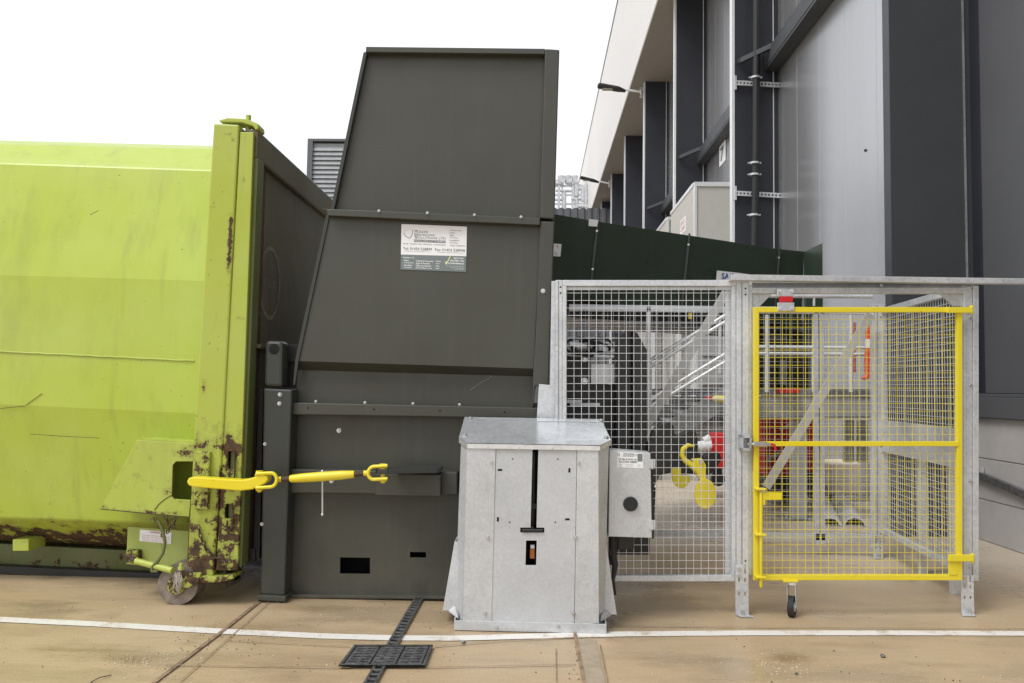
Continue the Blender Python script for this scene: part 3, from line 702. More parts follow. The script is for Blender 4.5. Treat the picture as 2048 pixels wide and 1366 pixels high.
# galvanised corner plate between compactor and fence
mb = MB(); mb.pp([(1078, 768), (1100, 770), (1103, 562), (1128, 562), (1124, 860), (1072, 860)], 5.33, 0.012)
tag(obj('corner_plate', mb, M['galv'], None, 0.002), 'flat galvanised steel plate between the compactor chute and the mesh fence', 'steel plate')

# ================================================================== TURNBUCKLE
YT = 5.14
t = thing('turnbuckle', 'bright yellow turnbuckle strap holding the container against the compactor', 'turnbuckle', P(560, 960, YT))
mb = MB(); mb.pp([(373, 964), (377, 956), (386, 954), (480, 960), (497, 958), (522, 949), (534, 951), (536, 960), (530, 967), (505, 979), (480, 982), (386, 974), (377, 971)], YT-0.03, 0.085); obj('hook_strap', mb, M['yellow'], t, 0.008)
def shackle(x0, x1, y, hw, sgn, nm, tilt):
    mb = MB(); pts = []
    for k in range(13):
        a_ = -math.pi/2+math.pi*k/12
        pts.append((x1+sgn*hw*1.0*math.cos(a_)*.9, y+hw*math.sin(a_)))
    pts = [(x0, y-hw)]+pts+[(x0, y+hw)]
    if sgn < 0: pass
    mb.tube([P(px, py+(px-x1)*tilt, YT-.03) for px, py in pts], 0.0115, 10)
    return obj(nm, mb, M['yellow'], t, 0)
shackle(512, 541, 960, 14, 1, 'shackle', -.06); shackle(775, 748, 946, 13, -1, 'shackle', -.06)
for (x, y0, y1) in ((519, 942, 984), (766, 928, 966)):
    mb = MB(); mb.tube([P(x, y0, YT), P(x, y1, YT)], 0.014, 10)
    mb.cyl(P(x, y0+4, YT), (0, 0, 1), .025, .014, 6); mb.cyl(P(x, y1-3, YT), (0, 0, 1), .025, .014, 6); mb.cyl(P(x, y0+9, YT), (0, 0, 1), .03, .006, 14)
    obj('clevis_bolt', mb, M['yellow'], t)
for a_, b_ in (((551, 959.5), (584, 957)), ((706, 949), (738, 946))):
    mb = MB()
    p, q_ = P(*a_, YT), P(*b_, YT); m_ = 18
    mb.tube([p.lerp(q_, k/m_) for k in range(m_+1)], [0.0175 if k % 2 else .0145 for k in range(m_+1)], 12); obj('threaded_rod', mb, M['rust'], t)
mb = MB(); p, q_ = P(553, 959.4, YT), P(563, 958.5, YT); mb.tube([p, q_], [.016, .019], 12); obj('rod_end', mb, M['yellow'], t); mb = MB(); p, q_ = P(728, 946.6, YT), P(740, 945.8, YT); mb.tube([p, q_], [.019, .016], 12); obj('rod_end', mb, M['yellow'], t)
mb = MB(); p, q_ = P(580, 957.5, YT), P(709, 948.5, YT)
mb.tube([p, p.lerp(q_, .02), p.lerp(q_, .2), p.lerp(q_, .5), p.lerp(q_, .8), p.lerp(q_, .98), q_], [.021, .024, .029, .031, .029, .024, .021], 20); obj('barrel', mb, M['yellow'], t)
mb = MB(); mb.tube([P(645, 941, YT), P(645, 1028, YT)], 0.0065, 10)
for y in (943, 1029): mb.tube([P(645, y-3, YT), P(645, y, YT), P(645, y+3, YT)], [.006, .0125, .006], 12)
obj('tommy_bar', mb, M['steel'], t)

# ================================================================== ZINC HOUSING
YZ = G(1060, 1265.5).y+.006
t = thing('zinc_housing', 'free standing galvanised sheet steel machine housing with T shaped slot, in front of compactor', 'machine housing', G(1060, 1262))
xl, xr = P(931, 1255, YZ).x, P(1196, 1255, YZ).x     # front face
xL, xR = P(911, 1250, YZ+.1).x, P(1217, 1250, YZ+.1).x
zt = P(1065, 893, YZ).z
lean = 0.018
def fx(x, z): return x+lean*z*(1 if True else 0)
zx2 = lambda x: 860+x/2.732; zy2 = lambda y: 800+y/2.732
# front wall with slots
us = [195, 366, 390, 497, 530, 553, 585, 588, 628, 742, 766, 915]
vs_ = [262, 372, 394, 640, 664, 698, 724, 768, 903, 1222]
sk = set()
for j in range(0, 5): sk.add((5, j))            # vertical slot
for i in range(3, 8): sk.add((i, 5))            # crossbar
for i in (4, 5, 6): sk.add((i, 7))               # window
def mpz(u, v): 
    k = (v-240)/975*28
    return P(zx2(u-k*0.85+8), zy2(v), YZ)
mb = MB(); mb.grid(mpz, us, vs_, sk, (0, 0.006, 0)); obj('front_wall', mb, M['zinc_mid'], t, 0.0012)
# overlay strips either side and the centre plate's edges
mb = MB(); mb.prism([mpz(197, 262)-V((0, .004, 0)), mpz(352, 262)-V((0, .004, 0)), mpz(352, 1218)-V((0, .004, 0)), mpz(345, 1226)-V((0, .004, 0)), mpz(212, 1226)-V((0, .004, 0)), mpz(197, 1218)-V((0, .004, 0))], (0, .0035, 0)); obj('corner_strip', mb, M['galv_box'], t, .001)
mb = MB(); mb.prism([mpz(797, 262)-V((0, .004, 0)), mpz(913, 262)-V((0, .004, 0)), mpz(938, 1218)-V((0, .004, 0)), mpz(806, 1226)-V((0, .004, 0))], (0, .0035, 0)); obj('corner_strip', mb, M['galv_box'], t, .001)
for u0, u1 in ((353.5, 345.5), (795.5, 804.5)):  # dark strips paint in the shadow along the panel seams
    mb = MB(); mb.prism([mpz(u0-1.6, 264)-V((0, .0012, 0)), mpz(u0+1.6, 264)-V((0, .0012, 0)), mpz(u1+1.6, 1224)-V((0, .0012, 0)), mpz(u1-1.6, 1224)-V((0, .0012, 0))], (0, .001, 0)); obj('seam_shadow', mb, M['iron'], t)
# chamfers, sides, back
D = 0.50
zb, zT = 0.0, zt
def wallq(p0, p1, th=0.006):
    mb = MB(); d = (p1-p0); nrm = V((-d.y, d.x, 0)).normalized()
    q = [V((p0.x+lean*z_, p0.y, z_)) for z_ in (0.09,)]
    a, b = p0, p1
    pts = [V((a.x+lean*(.03-zT*.5), a.y, .03)), V((b.x+lean*(.03-zT*.5), b.y, .03)), V((b.x+lean*zT*.5, b.y, zT)), V((a.x+lean*zT*.5, a.y, zT))]
    return mb.prism(pts, nrm*th)
mx = lambda u: (mpz(u, 740).x)
fl, frr = mx(195), mx(915); sl_, sr_ = mx(147), mx(977)
obj('chamfer_wall', wallq(V((sl_, YZ+.10, 0)), V((fl, YZ, 0))), M['galv_box'], t)
obj('chamfer_wall', wallq(V((frr, YZ, 0)), V((sr_, YZ+.10, 0))), M['galv_box'], t)
obj('side_wall', wallq(V((sl_, YZ+D, 0)), V((sl_, YZ+.10, 0))), M['galv_box'], t)
obj('side_wall', wallq(V((sr_, YZ+.10, 0)), V((sr_, YZ+D, 0))), M['galv_box'], t)
obj('back_wall', wallq(V((sr_, YZ+D, 0)), V((sl_, YZ+D, 0))), M['galv_box'], t)
mb = MB(); mb.box(fl+.02, frr-.02, YZ+.12, YZ+.14, .1, zT-.03); obj('inner_shield', mb, M['hole'], t)
# inside the slot: chain, lever and indicator
mb = MB(); mb.cyl(P(1067, 1012, YZ+.06), (0, -1, 0), .018, .02, 16); mb.bar(P(1068, 905, YZ+.07), P(1066, 1050, YZ+.07), .012, .02); obj('slide_bar', mb, M['charcoal'], t)
mb = MB(); mb.pb(1061, 1090, 1069, 1097, YZ+.03, .02); obj('indicator_cap', mb, M['galv'], t)
mb = MB(); mb.pb(1060, 1098, 1069, 1117, YZ+.03, .02); obj('indicator', mb, M['amber'], t)
mb = MB(); mb.tube([mpz(497+8, 712)-V((0, .004, 0)), mpz(620, 712)-V((0, .004, 0))], .010, 10); mb.tube([mpz(563, 690)-V((0, .004, 0)), mpz(563, 712)-V((0, .004, 0))], .008, 8); obj('slide_handle', mb, M['black'], t)
for (u, v, w_, h_) in ((378, 382, 24, 11), (757, 384, 11, 24), (373, 652, 11, 24), (753, 652, 24, 11)):
    mb = MB(); mb.prism([mpz(u-w_/2, v-h_/2)-V((0, .0012, 0)), mpz(u+w_/2, v-h_/2)-V((0, .0012, 0)), mpz(u+w_/2, v+h_/2)-V((0, .0012, 0)), mpz(u-w_/2, v+h_/2)-V((0, .0012, 0))], (0, .001, 0)); obj('slot', mb, M['hole'], t)
for (u, v) in ((446, 322), (693, 323), (438, 668), (687, 668)):
    mb = MB(); mb.cyl(mpz(u, v)-V((0, .0002, 0)), (0, -1, 0), .0045, .001, 12); obj('hole', mb, M['hole'], t)
bolts([(330, 340), (805, 340), (320, 750), (800, 750), (315, 1165), (800, 1165), (380, 1237), (718, 1237), (480, 262), (660, 262)], YZ, t, r=3.4, dep=.014, mp=lambda u, v: mpz(u, v)-V((0, .004, 0)))
# plinth
mb = MB(); q0, q1 = P(908, 1266, YZ-.006), P(1213, 1266, YZ-.006)
mb.box(q0.x, q1.x, YZ-.006, YZ+.0, 0.004, P(1060, 1244, YZ).z); mb.box(q0.x, q0.x+.006, YZ, YZ+D, .004, .07); mb.box(q1.x-.006, q1.x, YZ, YZ+D, .004, .07); obj('plinth', mb, M['galv_box'], t, .002)
# flared skirts left and right
for sgn, xs in ((-1, sl_), (1, sr_)):
    mb = MB(); x0 = xs+sgn*.006-lean*.5
    pts = [V((x0, YZ+.12, .50)), V((x0, YZ+.46, .50)), V((x0+sgn*.066, YZ+.46, .085)), V((x0+sgn*.066, YZ+.16, .085))]
    mb.prism(pts, (sgn*.006, 0, 0)); mb.prism([V((x0+sgn*.070, YZ+.16, .06)), V((x0+sgn*.070, YZ+.46, .06)), V((x0+sgn*.070, YZ+.46, .086)), V((x0+sgn*.070, YZ+.16, .086))], (sgn*.004, 0, 0))
    mb.prism([V((x0+sgn*.068, YZ+.16, .084)), V((x0-sgn*.035, YZ+.02, .064)), V((x0-sgn*.035, YZ+.02, .09)), V((x0+sgn*.0, YZ+.12, .12)), V((x0+sgn*.068, YZ+.16, .10))], (0, .006, 0))
    mb.prism([V((x0-sgn*.02, YZ+.112, .50)), V((x0+sgn*.004, YZ+.112, .50)), V((x0+sgn*.070, YZ+.112, .085)), V((x0-sgn*.02, YZ+.112, .085))], (0, .006, 0))
    obj('flared_skirt', mb, M['galv_box'], t, .002)
# lid: sloped top with a folded lip and chamfered front corners
zf = P(1065, 888, YZ-.012).z; zk = P(1065, 836, YZ+.44).z
kx = lean*zf*.5
pl = [(sl_-.012+kx, YZ+.085), (fl-.004+kx, YZ-.014), (frr+.004+kx, YZ-.014), (sr_+.012+kx, YZ+.085), (P(1203, 838, YZ+.44).x, YZ+.45), (P(929, 836, YZ+.44).x, YZ+.45)]
zz = lambda y: zf+(zk-zf)*max(0, min(1, (y-YZ)/.45))
mb = MB(); top = [V((x, y, zz(y))) for x, y in pl]
mb.prism(top, (0, 0, -.004)); lid = obj('lid', mb, M['galv_lid'], t)
mb = MB()
for i in range(3):
    a, b = top[i], top[i+1]
    mb.prism([a+V((0, 0, .001)), b+V((0, 0, .001)), b-V((0, 0, .032)), a-V((0, 0, .032))], (0, .003, 0))
mb.prism([top[3], top[4], top[4]-V((0, 0, .03)), top[3]-V((0, 0, .03))], (-.003, 0, 0)); mb.prism([top[0], top[5], top[5]-V((0, 0, .03)), top[0]-V((0, 0, .03))], (.003, 0, 0))
obj('lid_lip', mb, M['galv_lid'], lid)
mb = MB(); y_ = YZ+.385; mb.bar(V((top[5].x-.004, y_, zz(y_)+.001)), V((top[4].x+.004, y_, zz(y_)+.001)), .004, .002); obj('lid_fold', mb, M['galv_dk'], lid)
for (u, yy) in ((.045, YZ+.42), (.965, YZ+.42), (.035, YZ+.12), (.972, YZ+.12)):
    x_ = top[0].x+(top[3].x-top[0].x)*u; mb = MB(); c = V((x_, yy, zz(yy))); mb.cyl(c, (0, 0, 1), .017, .004, 12); mb.cyl(c, (0, 0, 1), .011, .012, 8); obj('bolt', mb, M['steel'], lid)

# black hydraulic parts behind the housing
t = thing('hydraulic_hose', 'black hydraulic hose and coupling hanging between the zinc housing and the mesh', 'hose', G(1228, 1190))
mb = MB(); mb.tube([P(x, y, 5.08) for x, y in ((1226, 1060), (1226, 1100), (1230, 1130), (1226, 1160), (1230, 1190))], [.016, .018, .02, .012, .009], 10); obj('hose', mb, M['rubber'], t)
mb = MB(); mb.pb(1218, 1076, 1234, 1130, 5.12, .05); mb.pb(1219, 1100, 1229, 1112, 5.07, .05); obj('coupling_block', mb, M['black'], t, .004)

# ================================================================== CONTROL BOX
YK = 5.0
t = thing('control_box', 'grey metal control box with round black button fixed beside the zinc housing', 'control box', P(1260, 1075, YK))
mb = MB(); mb.pp([(1219, 899), (1301, 906), (1304, 1076), (1217, 1073)], YK, 0.16); bx_ = obj('enclosure', mb, M['galv_box'], t, .003)
mb = MB(); mb.pp([(1299, 903), (1306, 908), (1308, 1077), (1302, 1077)], YK+.03, .12); obj('gasket', mb, M['black'], bx_)
for y in (928, 1050):
    mb = MB(); mb.pb(1298, y-9, 1311, y+9, YK-.008, .02); mb.tube([P(1305, y-10, YK-.008), P(1305, y+10, YK-.008)], .007, 8); obj('hinge', mb, M['galv'], t, .002)
mb = MB(); mb.cyl(P(1261, 1008, YK), (0, -1, 0), .046, .022, 28, .042); obj('push_button', mb, M['black'], t)
mb = MB(); mb.pp([(1235, 904), (1286.5, 906.5), (1286, 937), (1234, 934.5)], YK-.002, .0015); lb = obj('label', mb, M['white'], t)
text('WASTE HANDLING', 1246, 906, 1268, 909, YK-.0035, M['ink'], lb, .04, fat=.02); text('SOLUTIONS LTD', 1246, 910, 1268, 913, YK-.0035, M['ink'], lb, .04, fat=.02)
text('CE', 1269, 908, 1274, 912, YK-.0035, M['ink'], lb, .04)
text('For Sales & Service call', 1237, 916, 1273, 919.5, YK-.0035, M['ink'], lb, .03, fat=.02); text('Tel: 01454 228899', 1237, 921, 1274, 925, YK-.0035, M['ink'], lb, .03, fat=.02)
for k in range(2): text('Type        Serial No.        Year', 1237, 927.5+k*3.5, 1282, 929.5+k*3.5, YK-.0035, M['ink'], lb, .03)
mb = MB(); mb.pb(1275, 907.5, 1285, 923, YK-.003, .001); obj('label_panel', mb, M['teal'], lb)
mb = MB(); mb.tube([P(1237+2.6*math.cos(a), 909+2.6*math.sin(a), YK-.003) for a in [k*.7 for k in range(9)]], .0012, 5, True); obj('logo_ring', mb, M['ink'], lb)
a, b = P(1258, 900.5, YK+.03), P(1290, 903, YK+.03)
mb = MB(); mb.add([V((a.x, YK+.03, a.z+.012)), V((b.x, YK+.03, b.z+.018)), V((b.x, YK+.11, b.z+.018)), V((a.x, YK+.11, a.z+.012))], [[0, 1, 2, 3]])
bolts([(1232, 905+137), (1281, 1052)], YK, t, r=1.6, dep=.004)
mb = MB(); mb.pb(1236, 1074, 1268, 1099, 5.12, .12); tag(obj('cable_gland_box', mb, M['black'], None, .004), 'small black box hanging behind the lower edge of the grey control box', 'junction box')

# ================================================================== MESH FENCE (front left bay)
FP = (5.266, .032); GP = (5.175, .0988)
sh = lambda pl, d: (pl[0]+d, pl[1]) if isinstance(pl, tuple) else pl+d
t = thing('mesh_fence_panel', 'front galvanised square mesh guard panel between zinc housing and yellow gate', 'fence panel', G(1300, 1200))
mf = t
mb = MB()
mb.pb(1125, 560, 1472, 572, FP, .04); mb.pb(1210, 1151, 1472, 1163, FP, .04)
mb.pb(1125, 572, 1133, 1163, FP, .04); mb.pb(1464, 572, 1472, 1151, FP, .04)
obj('frame', mb, M['galv'], t, .003)
mb = MB(); mb.pb(1450, 580, 1462, 1150, sh(FP, .05), .006); mb.pb(1133, 574, 1464, 580, sh(FP, .03), .006); obj('inner_angle', mb, M['galv'], t)
mb = MB(); f2 = sh(FP, .03)
bl_, br_, tr_, tl_ = P(1133, 1152, f2), P(1462, 1152, f2), P(1462, 571, f2), P(1133, 571, f2)
mb.wires(bl_, br_, tr_, tl_, 22, 38, .0014); obj('wire_mesh', mb, M['wire'], t)
def post(name, label, x0, x1, y0, y1, pl, foot, grp='guard fence posts'):
    t = thing(name, label, 'fence post', G((x0+x1)/2, foot if foot else 1215), grp)
    mb = MB(); mb.pb(x0, y0, x1, y1, pl, .05); p = obj('upright', mb, M['galv'], t, .004)
    mb = MB(); a, b = P(x0+(x1-x0)*.42, y0+2, sh(pl, -.001)), P(x0+(x1-x0)*.42, y1-2, sh(pl, -.001)); mb.bar(a, b, .006, .003, V((0, 1, 0))); obj('seam', mb, M['galv_dk'], p)
    for yy in (y0+14, y0+26, (y0+y1)/2+40, y1-30):
        mb = MB(); mb.cyl(P(x0+(x1-x0)*.72, yy, sh(pl, -.0005)), (0, -1, 0), .006, .001, 12); obj('bolt_hole', mb, M['hole'], p)
    return t
def footplate(t, x0, x1, y0, pl, toe):
    """slotted foot plate bent at floor level"""
    p0, p1 = P(x0, y0, sh(pl, -.012)), P(x1, y0, sh(pl, -.012))
    zs = p0.z; w = x1-x0
    mp = lambda u, v: V((p0.x+(p1.x-p0.x)*u, p0.y, zs*(1-v)+.012*v))
    mb = MB(); mb.grid(mp, [0, .2, .34, .66, .8, 1], [0, .18, .27, .35, .55, .63, .82, 1], {(1, 2), (3, 2), (1, 4), (3, 4), (3, 0)}, (0, .006, 0))
    mb.prism([V((p0.x, p0.y, .012)), V((p1.x, p0.y, .012)), V((p1.x+.02*toe, p0.y-.05, .012)), V((p0.x+.02*toe, p0.y-.05, .012))], (0, 0, -.008))
    f = obj('foot_plate', mb, M['galv'], t, .001)
    for (u, v) in ((.27, .08), (.27, .22)):
        mb = MB(); mb.cyl(mp(u, v), (0, -1, 0), .012, .012, 8); obj('bolt', mb, M['steel'], f)
    mb = MB(); mb.cyl(V((p0.x*.5+p1.x*.5, p0.y-.025, .012)), (0, 0, 1), .010, .03, 8); obj('anchor_bolt', mb, M['steel'], f)
t = post('fence_post', 'galvanised post between the front mesh panel and the yellow gate', 1473, 1498, 563, 1152, sh(FP, -.004), 1218)
footplate(t, 1471, 1497, 1129, sh(FP, -.004), 1)
t = post('fence_post', 'galvanised post at the left end of the front mesh panel', 1111, 1125, 560, 1163, FP, 1210)
footplate(t, 1109, 1126, 1125, FP, 1)
# gate frame
t = thing('gate_portal', 'galvanised portal frame with corner gussets around the yellow mesh gate', 'gate frame', G(1500, 1215))
gp = t
mb = MB(); mb.pb(1483, 566, 1505, 1150, GP, .05); obj('jamb', mb, M['galv'], t, .004)
mb = MB(); mb.pb(1505, 575, 1930, 587, GP, .05); mb.pb(1505, 562, 1945, 566, sh(GP, .02), .04); obj('lintel', mb, M['galv'], t, .004)
mb = MB(); mb.pb(1500, 566, 1948, 575, sh(GP, .03), .01); obj('web', mb, M['galv_dk'], t)
mb = MB(); mb.pb(1928, 573, 1945, 1155, GP, .05); obj('jamb', mb, M['galv'], t, .004)
mb = MB(); mb.pb(1947, 571, 1958, 1162, sh(GP, -.01), .06); ou = obj('outer_angle', mb, M['galv'], t, .003)
mb = MB(); mb.pp([(1505, 588), (1544, 588), (1520, 612), (1505, 614)], sh(GP, .02), .008); obj('gusset', mb, M['galv'], t)
mb = MB(); mb.pp([(1880, 588), (1929, 588), (1929, 612), (1905, 612)], sh(GP, .02), .008); obj('gusset', mb, M['galv'], t)
footplate(t, 1922, 1946, 1150, sh(GP, -.004), -1)
bolts([(1500, 567), (1762, 571), (1926, 573), (1943, 575), (1940, 770), (1940, 962), (1940, 635), (1940, 1135)], sh(GP, -.002), t, r=2.6)
for x in (1507, 1752): pass
t = thing('handrail_tube', 'long square galvanised tube lying along the top of the gate portal', 'rail', P(1750, 556, GP))
mb = MB(); a, b = P(1459, 556, sh(GP, -.03)), P(2048, 564, sh(GP, -.03)); b = b+(b-a)*.35
mb.bar(a, b, .06, .036); obj('rail', mb, M['galv'], t, .004)
mb = MB(); mb.bar(a+V((0, -.028, .019)), b+V((0, -.028, .019)), .003, .003); obj('top_edge', mb, M['wire'], t)

# ================================================================== YELLOW GATE
YG = sh(GP, -.05)
t = thing('mesh_gate', 'yellow framed mesh gate on a castor, right of the galvanised fence panel', 'gate', G(1700, 1212))
mb = MB(); mb.pb(1508, 614, 1518, 1161, YG, .035); mb.pb(1914.5, 614, 1925, 1161, YG, .035); mb.pb(1518, 614, 1914.5, 624.5, YG, .035); mb.pb(1518, 1150, 1914.5, 1161, YG, .035); obj('frame', mb, M['yellow'], t, .003)
mb = MB(); mb.pb(1512, 883, 1918, 892.6, sh(YG, -.006), .03); obj('mid_rail', mb, M['yellow'], t, .003)
g2 = sh(YG, .03)
for (y0, y1, nz) in ((624, 884, 17), (892, 1151, 17)):
    mb = MB(); mb.wires(P(1518, y1, g2), P(1915, y1, g2), P(1915, y0, g2), P(1518, y0, g2), 26, nz, .0014); obj('wire_mesh', mb, M['yellow'], t)
for (x0, y0, x1, y1) in ((1896, 614, 1946, 625.5), (1898, 1110, 1948, 1123)):
    mb = MB(); mb.pb(x0, y0, x1, y1, sh(YG, -.02), .02); mb.tube([P(x1-3, y0-3, YG), P(x1-3, y1+3, YG)], .012, 10); obj('hinge', mb, M['yellow'], t, .002)
mb = MB(); mb.pb(1898, 1123, 1915, 1150, sh(YG, -.004), .012); obj('hinge_plate', mb, M['yellow'], t, .001)
mb = MB(); mb.tube([P(1522, 984, sh(YG, -.03)), P(1522, 1172, sh(YG, -.03)), P(1522, 1175, sh(YG, -.03))], [.011, .011, .006], 12); db = obj('drop_bolt', mb, M['yellow'], t)
mb = MB(); mb.pb(1526, 985, 1564, 1000, sh(YG, -.035), .006); mb.pb(1526, 1000, 1531, 1010, sh(YG, -.035), .006); obj('bolt_handle', mb, M['yellow'], db, .002)
for y in (978, 1069, 1154):
    mb = MB(); c = P(1520, y, sh(YG, -.03)); mb.box(c.x-.03, c.x+.035, c.y-.02, c.y+.03, c.z-.006, c.z+.006); obj('bolt_keeper', mb, M['yellow'], t, .003)
# castor
cc = P(1584, 1190, sh(YG, .01)); rw = .066; cc.z = rw
t2 = MB(); ax = V((.86, -.5, 0)).normalized(); t2.cyl(cc-ax*.017, ax, rw, .034, 28); cw = obj('castor_wheel', t2, M['rubber'], t, .006)
mb = MB(); mb.cyl(cc-ax*.02, ax, rw*.5, .04, 18); mb.cyl(cc-ax*.03, ax, .012, .06, 8); obj('wheel_hub', mb, M['galv'], cw)
mb = MB(); zt_ = P(1584, 1165, YG).z
for s_ in (-1, 1):
    o_ = cc+ax*.026*s_; tan = V((-ax.y, ax.x, 0))
    mb.prism([o_+tan*.014-V((0, 0, .012)), o_-tan*.014-V((0, 0, .012)), V((o_.x, o_.y, zt_))-tan*.035, V((o_.x, o_.y, zt_))+tan*.035], ax*.003)
mb.cyl(V((cc.x, cc.y, zt_-.012)), (0, 0, 1), .036, .014, 18); obj('castor_fork', mb, M['galv'], t)
mb = MB(); mb.pb(1567, 1160.5, 1597, 1165, sh(YG, -.015), .07); obj('castor_plate', mb, M['yellow'], t, .002)
# latch
t = thing('gate_latch', 'zinc slide latch with small red tip joining yellow gate to the fence post', 'latch', P(1510, 890, YG))
mb = MB(); mb.pb(1483, 870, 1503, 876, sh(YG, -.02), .06); mb.pb(1483, 896, 1503, 902, sh(YG, -.02), .06); mb.pb(1483, 870, 1487, 902, sh(YG, -.02), .06); mb.pb(1500, 870, 1503, 902, sh(YG, -.02), .06); obj('keeper', mb, M['galv'], t, .001)
mb = MB(); mb.tube([P(1494, 888, sh(YG, -.03)), P(1545, 889, sh(YG, -.03))], .009, 10); mb.tube([P(1506, 888, sh(YG, -.03)), P(1533, 889, sh(YG, -.03))], .018, 12); obj('bolt_tube', mb, M['steel'], t)
mb = MB(); mb.tube([P(1542, 888, sh(YG, -.035)), P(1549, 890, sh(YG, -.04)), P(1551, 900, sh(YG, -.04))], .008, 8); obj('red_tip', mb, M['red'], t)
t = thing('safety_switch', 'red interlock switch on zinc brackets above the yellow gate', 'switch', P(1572, 600, YG))
mb = MB(); mb.pb(1555, 578, 1588, 593, sh(YG, .01), .02); b1 = obj('bracket', mb, M['galv'], t, .003)
mb = MB(); mb.pb(1561, 593, 1586, 604, sh(YG, .0), .04); obj('switch_body', mb, M['red'], t, .003)
mb = MB(); mb.pb(1555, 605, 1589, 622, sh(YG, -.012), .01); b2_ = obj('bracket', mb, M['galv'], t, .003)
bolts([(1559, 583), (1584, 583)], sh(YG, .01), b1, r=3); bolts([(1560, 617), (1584, 617)], sh(YG, -.012), b2_, r=3)

# ================================================================== RETURN AND REAR PANELS OF THE CAGE
ra = P(1951, 1155, sh(GP, .06)); rb = V((3.11, 7.25, 0)); zb_, zt_ = .21, 2.20
t = thing('mesh_return_panel', 'galvanised mesh side panel receding from yellow gate hinge towards the building', 'fence panel', V((ra.x, ra.y, 0)))
A = lambda u, z: V((ra.x+(rb.x-ra.x)*u, ra.y+(rb.y-ra.y)*u, z))
mb = MB()
for z in (zb_+.02, zt_-.02): mb.bar(A(0, z), A(1, z), .04, .05)
for u in (.01, .99): mb.bar(A(u, zb_), A(u, zt_), .04, .04)
obj('frame', mb, M['galv'], t, .003)
mb = MB(); mb.wires(A(0, zb_), A(1, zb_), A(1, zt_), A(0, zt_), 36, 41, .0016, V((.004, 0, 0))); obj('wire_mesh', mb, M['wire'], t)
mb = MB(); mb.prism([A(.02, .93)-V((.03, 0, 0)), A(.98, .93)-V((.03, 0, 0)), A(.98, 1.21)-V((.03, 0, 0)), A(.02, 1.21)-V((.03, 0, 0))], (.006, 0, 0)); obj('kick_plate', mb, M['galv'], t)
for u in (.28, .62): 
    mb = MB(); mb.bar(A(u, 0.0)+V((.07, 0, 0)), A(u, .95)+V((.07, 0, 0)), .06, .05, V((0, 1, 0))); obj('stiffener', mb, M['galv'], t, .003)
t = post('fence_post', 'galvanised post at the far corner of the mesh cage, behind the yellow gate', 1744, 1769, 608, 1098, 7.22, 1105)
footplate(t, 1746, 1766, 1070, 7.22, -1)
t = thing('rear_mesh_panel', 'long galvanised mesh panel at the back of the guarded cage', 'fence panel', V((1.8, 7.25, 0)))
x0, x1 = .30, 3.10; yR = 7.25
mb = MB()
for z in (.165, 2.18): mb.box(x0, x1, yR, yR+.04, z-.03, z+.03)
for x in (1.02, 1.78, 2.52, 2.57): mb.box(x-.02, x+.02, yR, yR+.04, .1, 2.2)
obj('frame', mb, M['galv'], t, .003)
mb = MB(); mb.wires(V((x0, yR-.01, .13)), V((x1, yR-.01, .13)), V((x1, yR-.01, 2.16)), V((x0, yR-.01, 2.16)), 56, 41, .0009); obj('wire_mesh', mb, M['wire'], t)
for (a, b) in (((1452, 585), (1262, 905)), ((1742, 628), (1532, 975))):
    mb = MB(); mb.bar(P(*a, 7.1), P(*b, 7.1), .075, .012, V((0, 1, 0))); mb2 = obj('diagonal_brace', mb, M['grey_post'], t, .002)
mb = MB(); mb.box(x0, x1, yR-.1, yR+.1, .001, .03); 
# rear tubes near the lintel
t = thing('guard_rail_tube', 'thin galvanised round tube with upright, behind the top of the yellow gate', 'rail', P(1640, 592, 7.0))
mb = MB(); mb.tube([P(1540, 592, 7.0), P(1744, 593, 7.0)], .018, 10); mb.tube([P(1628, 595, 7.0), P(1628, 612, 7.0)], .012, 8); obj('tube', mb, M['galv'], t)

# ================================================================== BIN LIFTER INSIDE THE CAGE
t = thing('bin_lifter', 'charcoal bin lifting machine with yellow hooks behind the front mesh panel', 'bin lifter', G(1260, 1100))
mb = MB(); mb.pp([(1232, 698), (1240, 668), (1256, 657), (1264, 660), (1264, 1075), (1232, 1075)], 5.85, .35); obj('column', mb, M['charcoal'], t, .012)
mb = MB(); mb.pp([(1266, 660), (1276, 668), (1294, 700), (1294, 1000), (1266, 1000)], 5.80, .3); obj('mast_cover', mb, M['charcoal'], t, .01)
mb = MB(); mb.pp([(1133, 712), (1181, 712), (1181, 745), (1196, 768), (1240, 770), (1240, 1000), (1133, 1000)], 6.0, .3); bp = obj('back_plate', mb, M['charcoal'], t, .006)
bolts([(1169, 717), (1169, 762)], 6.0, bp, r=6, dep=.02)
mb = MB(); mb.pb(1182, 728, 1230, 768, 5.98, .03); obj('inspection_panel', mb, M['white'], t, .003)
mb = MB(); mb.pb(1133, 800, 1162, 806, 5.95, .04); mb.pb(1140, 806, 1200, 812, 5.96, .03); obj('shelf', mb, M['galv'], t)
mb = MB()
for (cx, cy, rx, ry) in ((1160, 692, 30, 16), (1166, 694, 22, 12), (1200, 690, 24, 14), (1185, 698, 34, 14)):
    mb.tube([P(cx+rx*math.cos(a), cy+ry*math.sin(a), 5.95+.05*math.sin(a*2)) for a in [math.pi*2*k/20 for k in range(20)]], .010, 8, True)
obj('hose_loop', mb, M['rubber'], t)
mb = MB(); mb.tube([P(1140, 694, 6.0), P(1178, 690, 6.0)], .045, 14); mb.pb(1198, 684, 1230, 716, 6.05, .1); mb.tube([P(1205, 700, 5.98), P(1232, 704, 5.98)], .02, 10); mb.tube([P(1138, 718-8, 5.96), P(1228, 722-8, 5.96)], .015, 8); obj('valve_block', mb, M['galv'], t, .004)
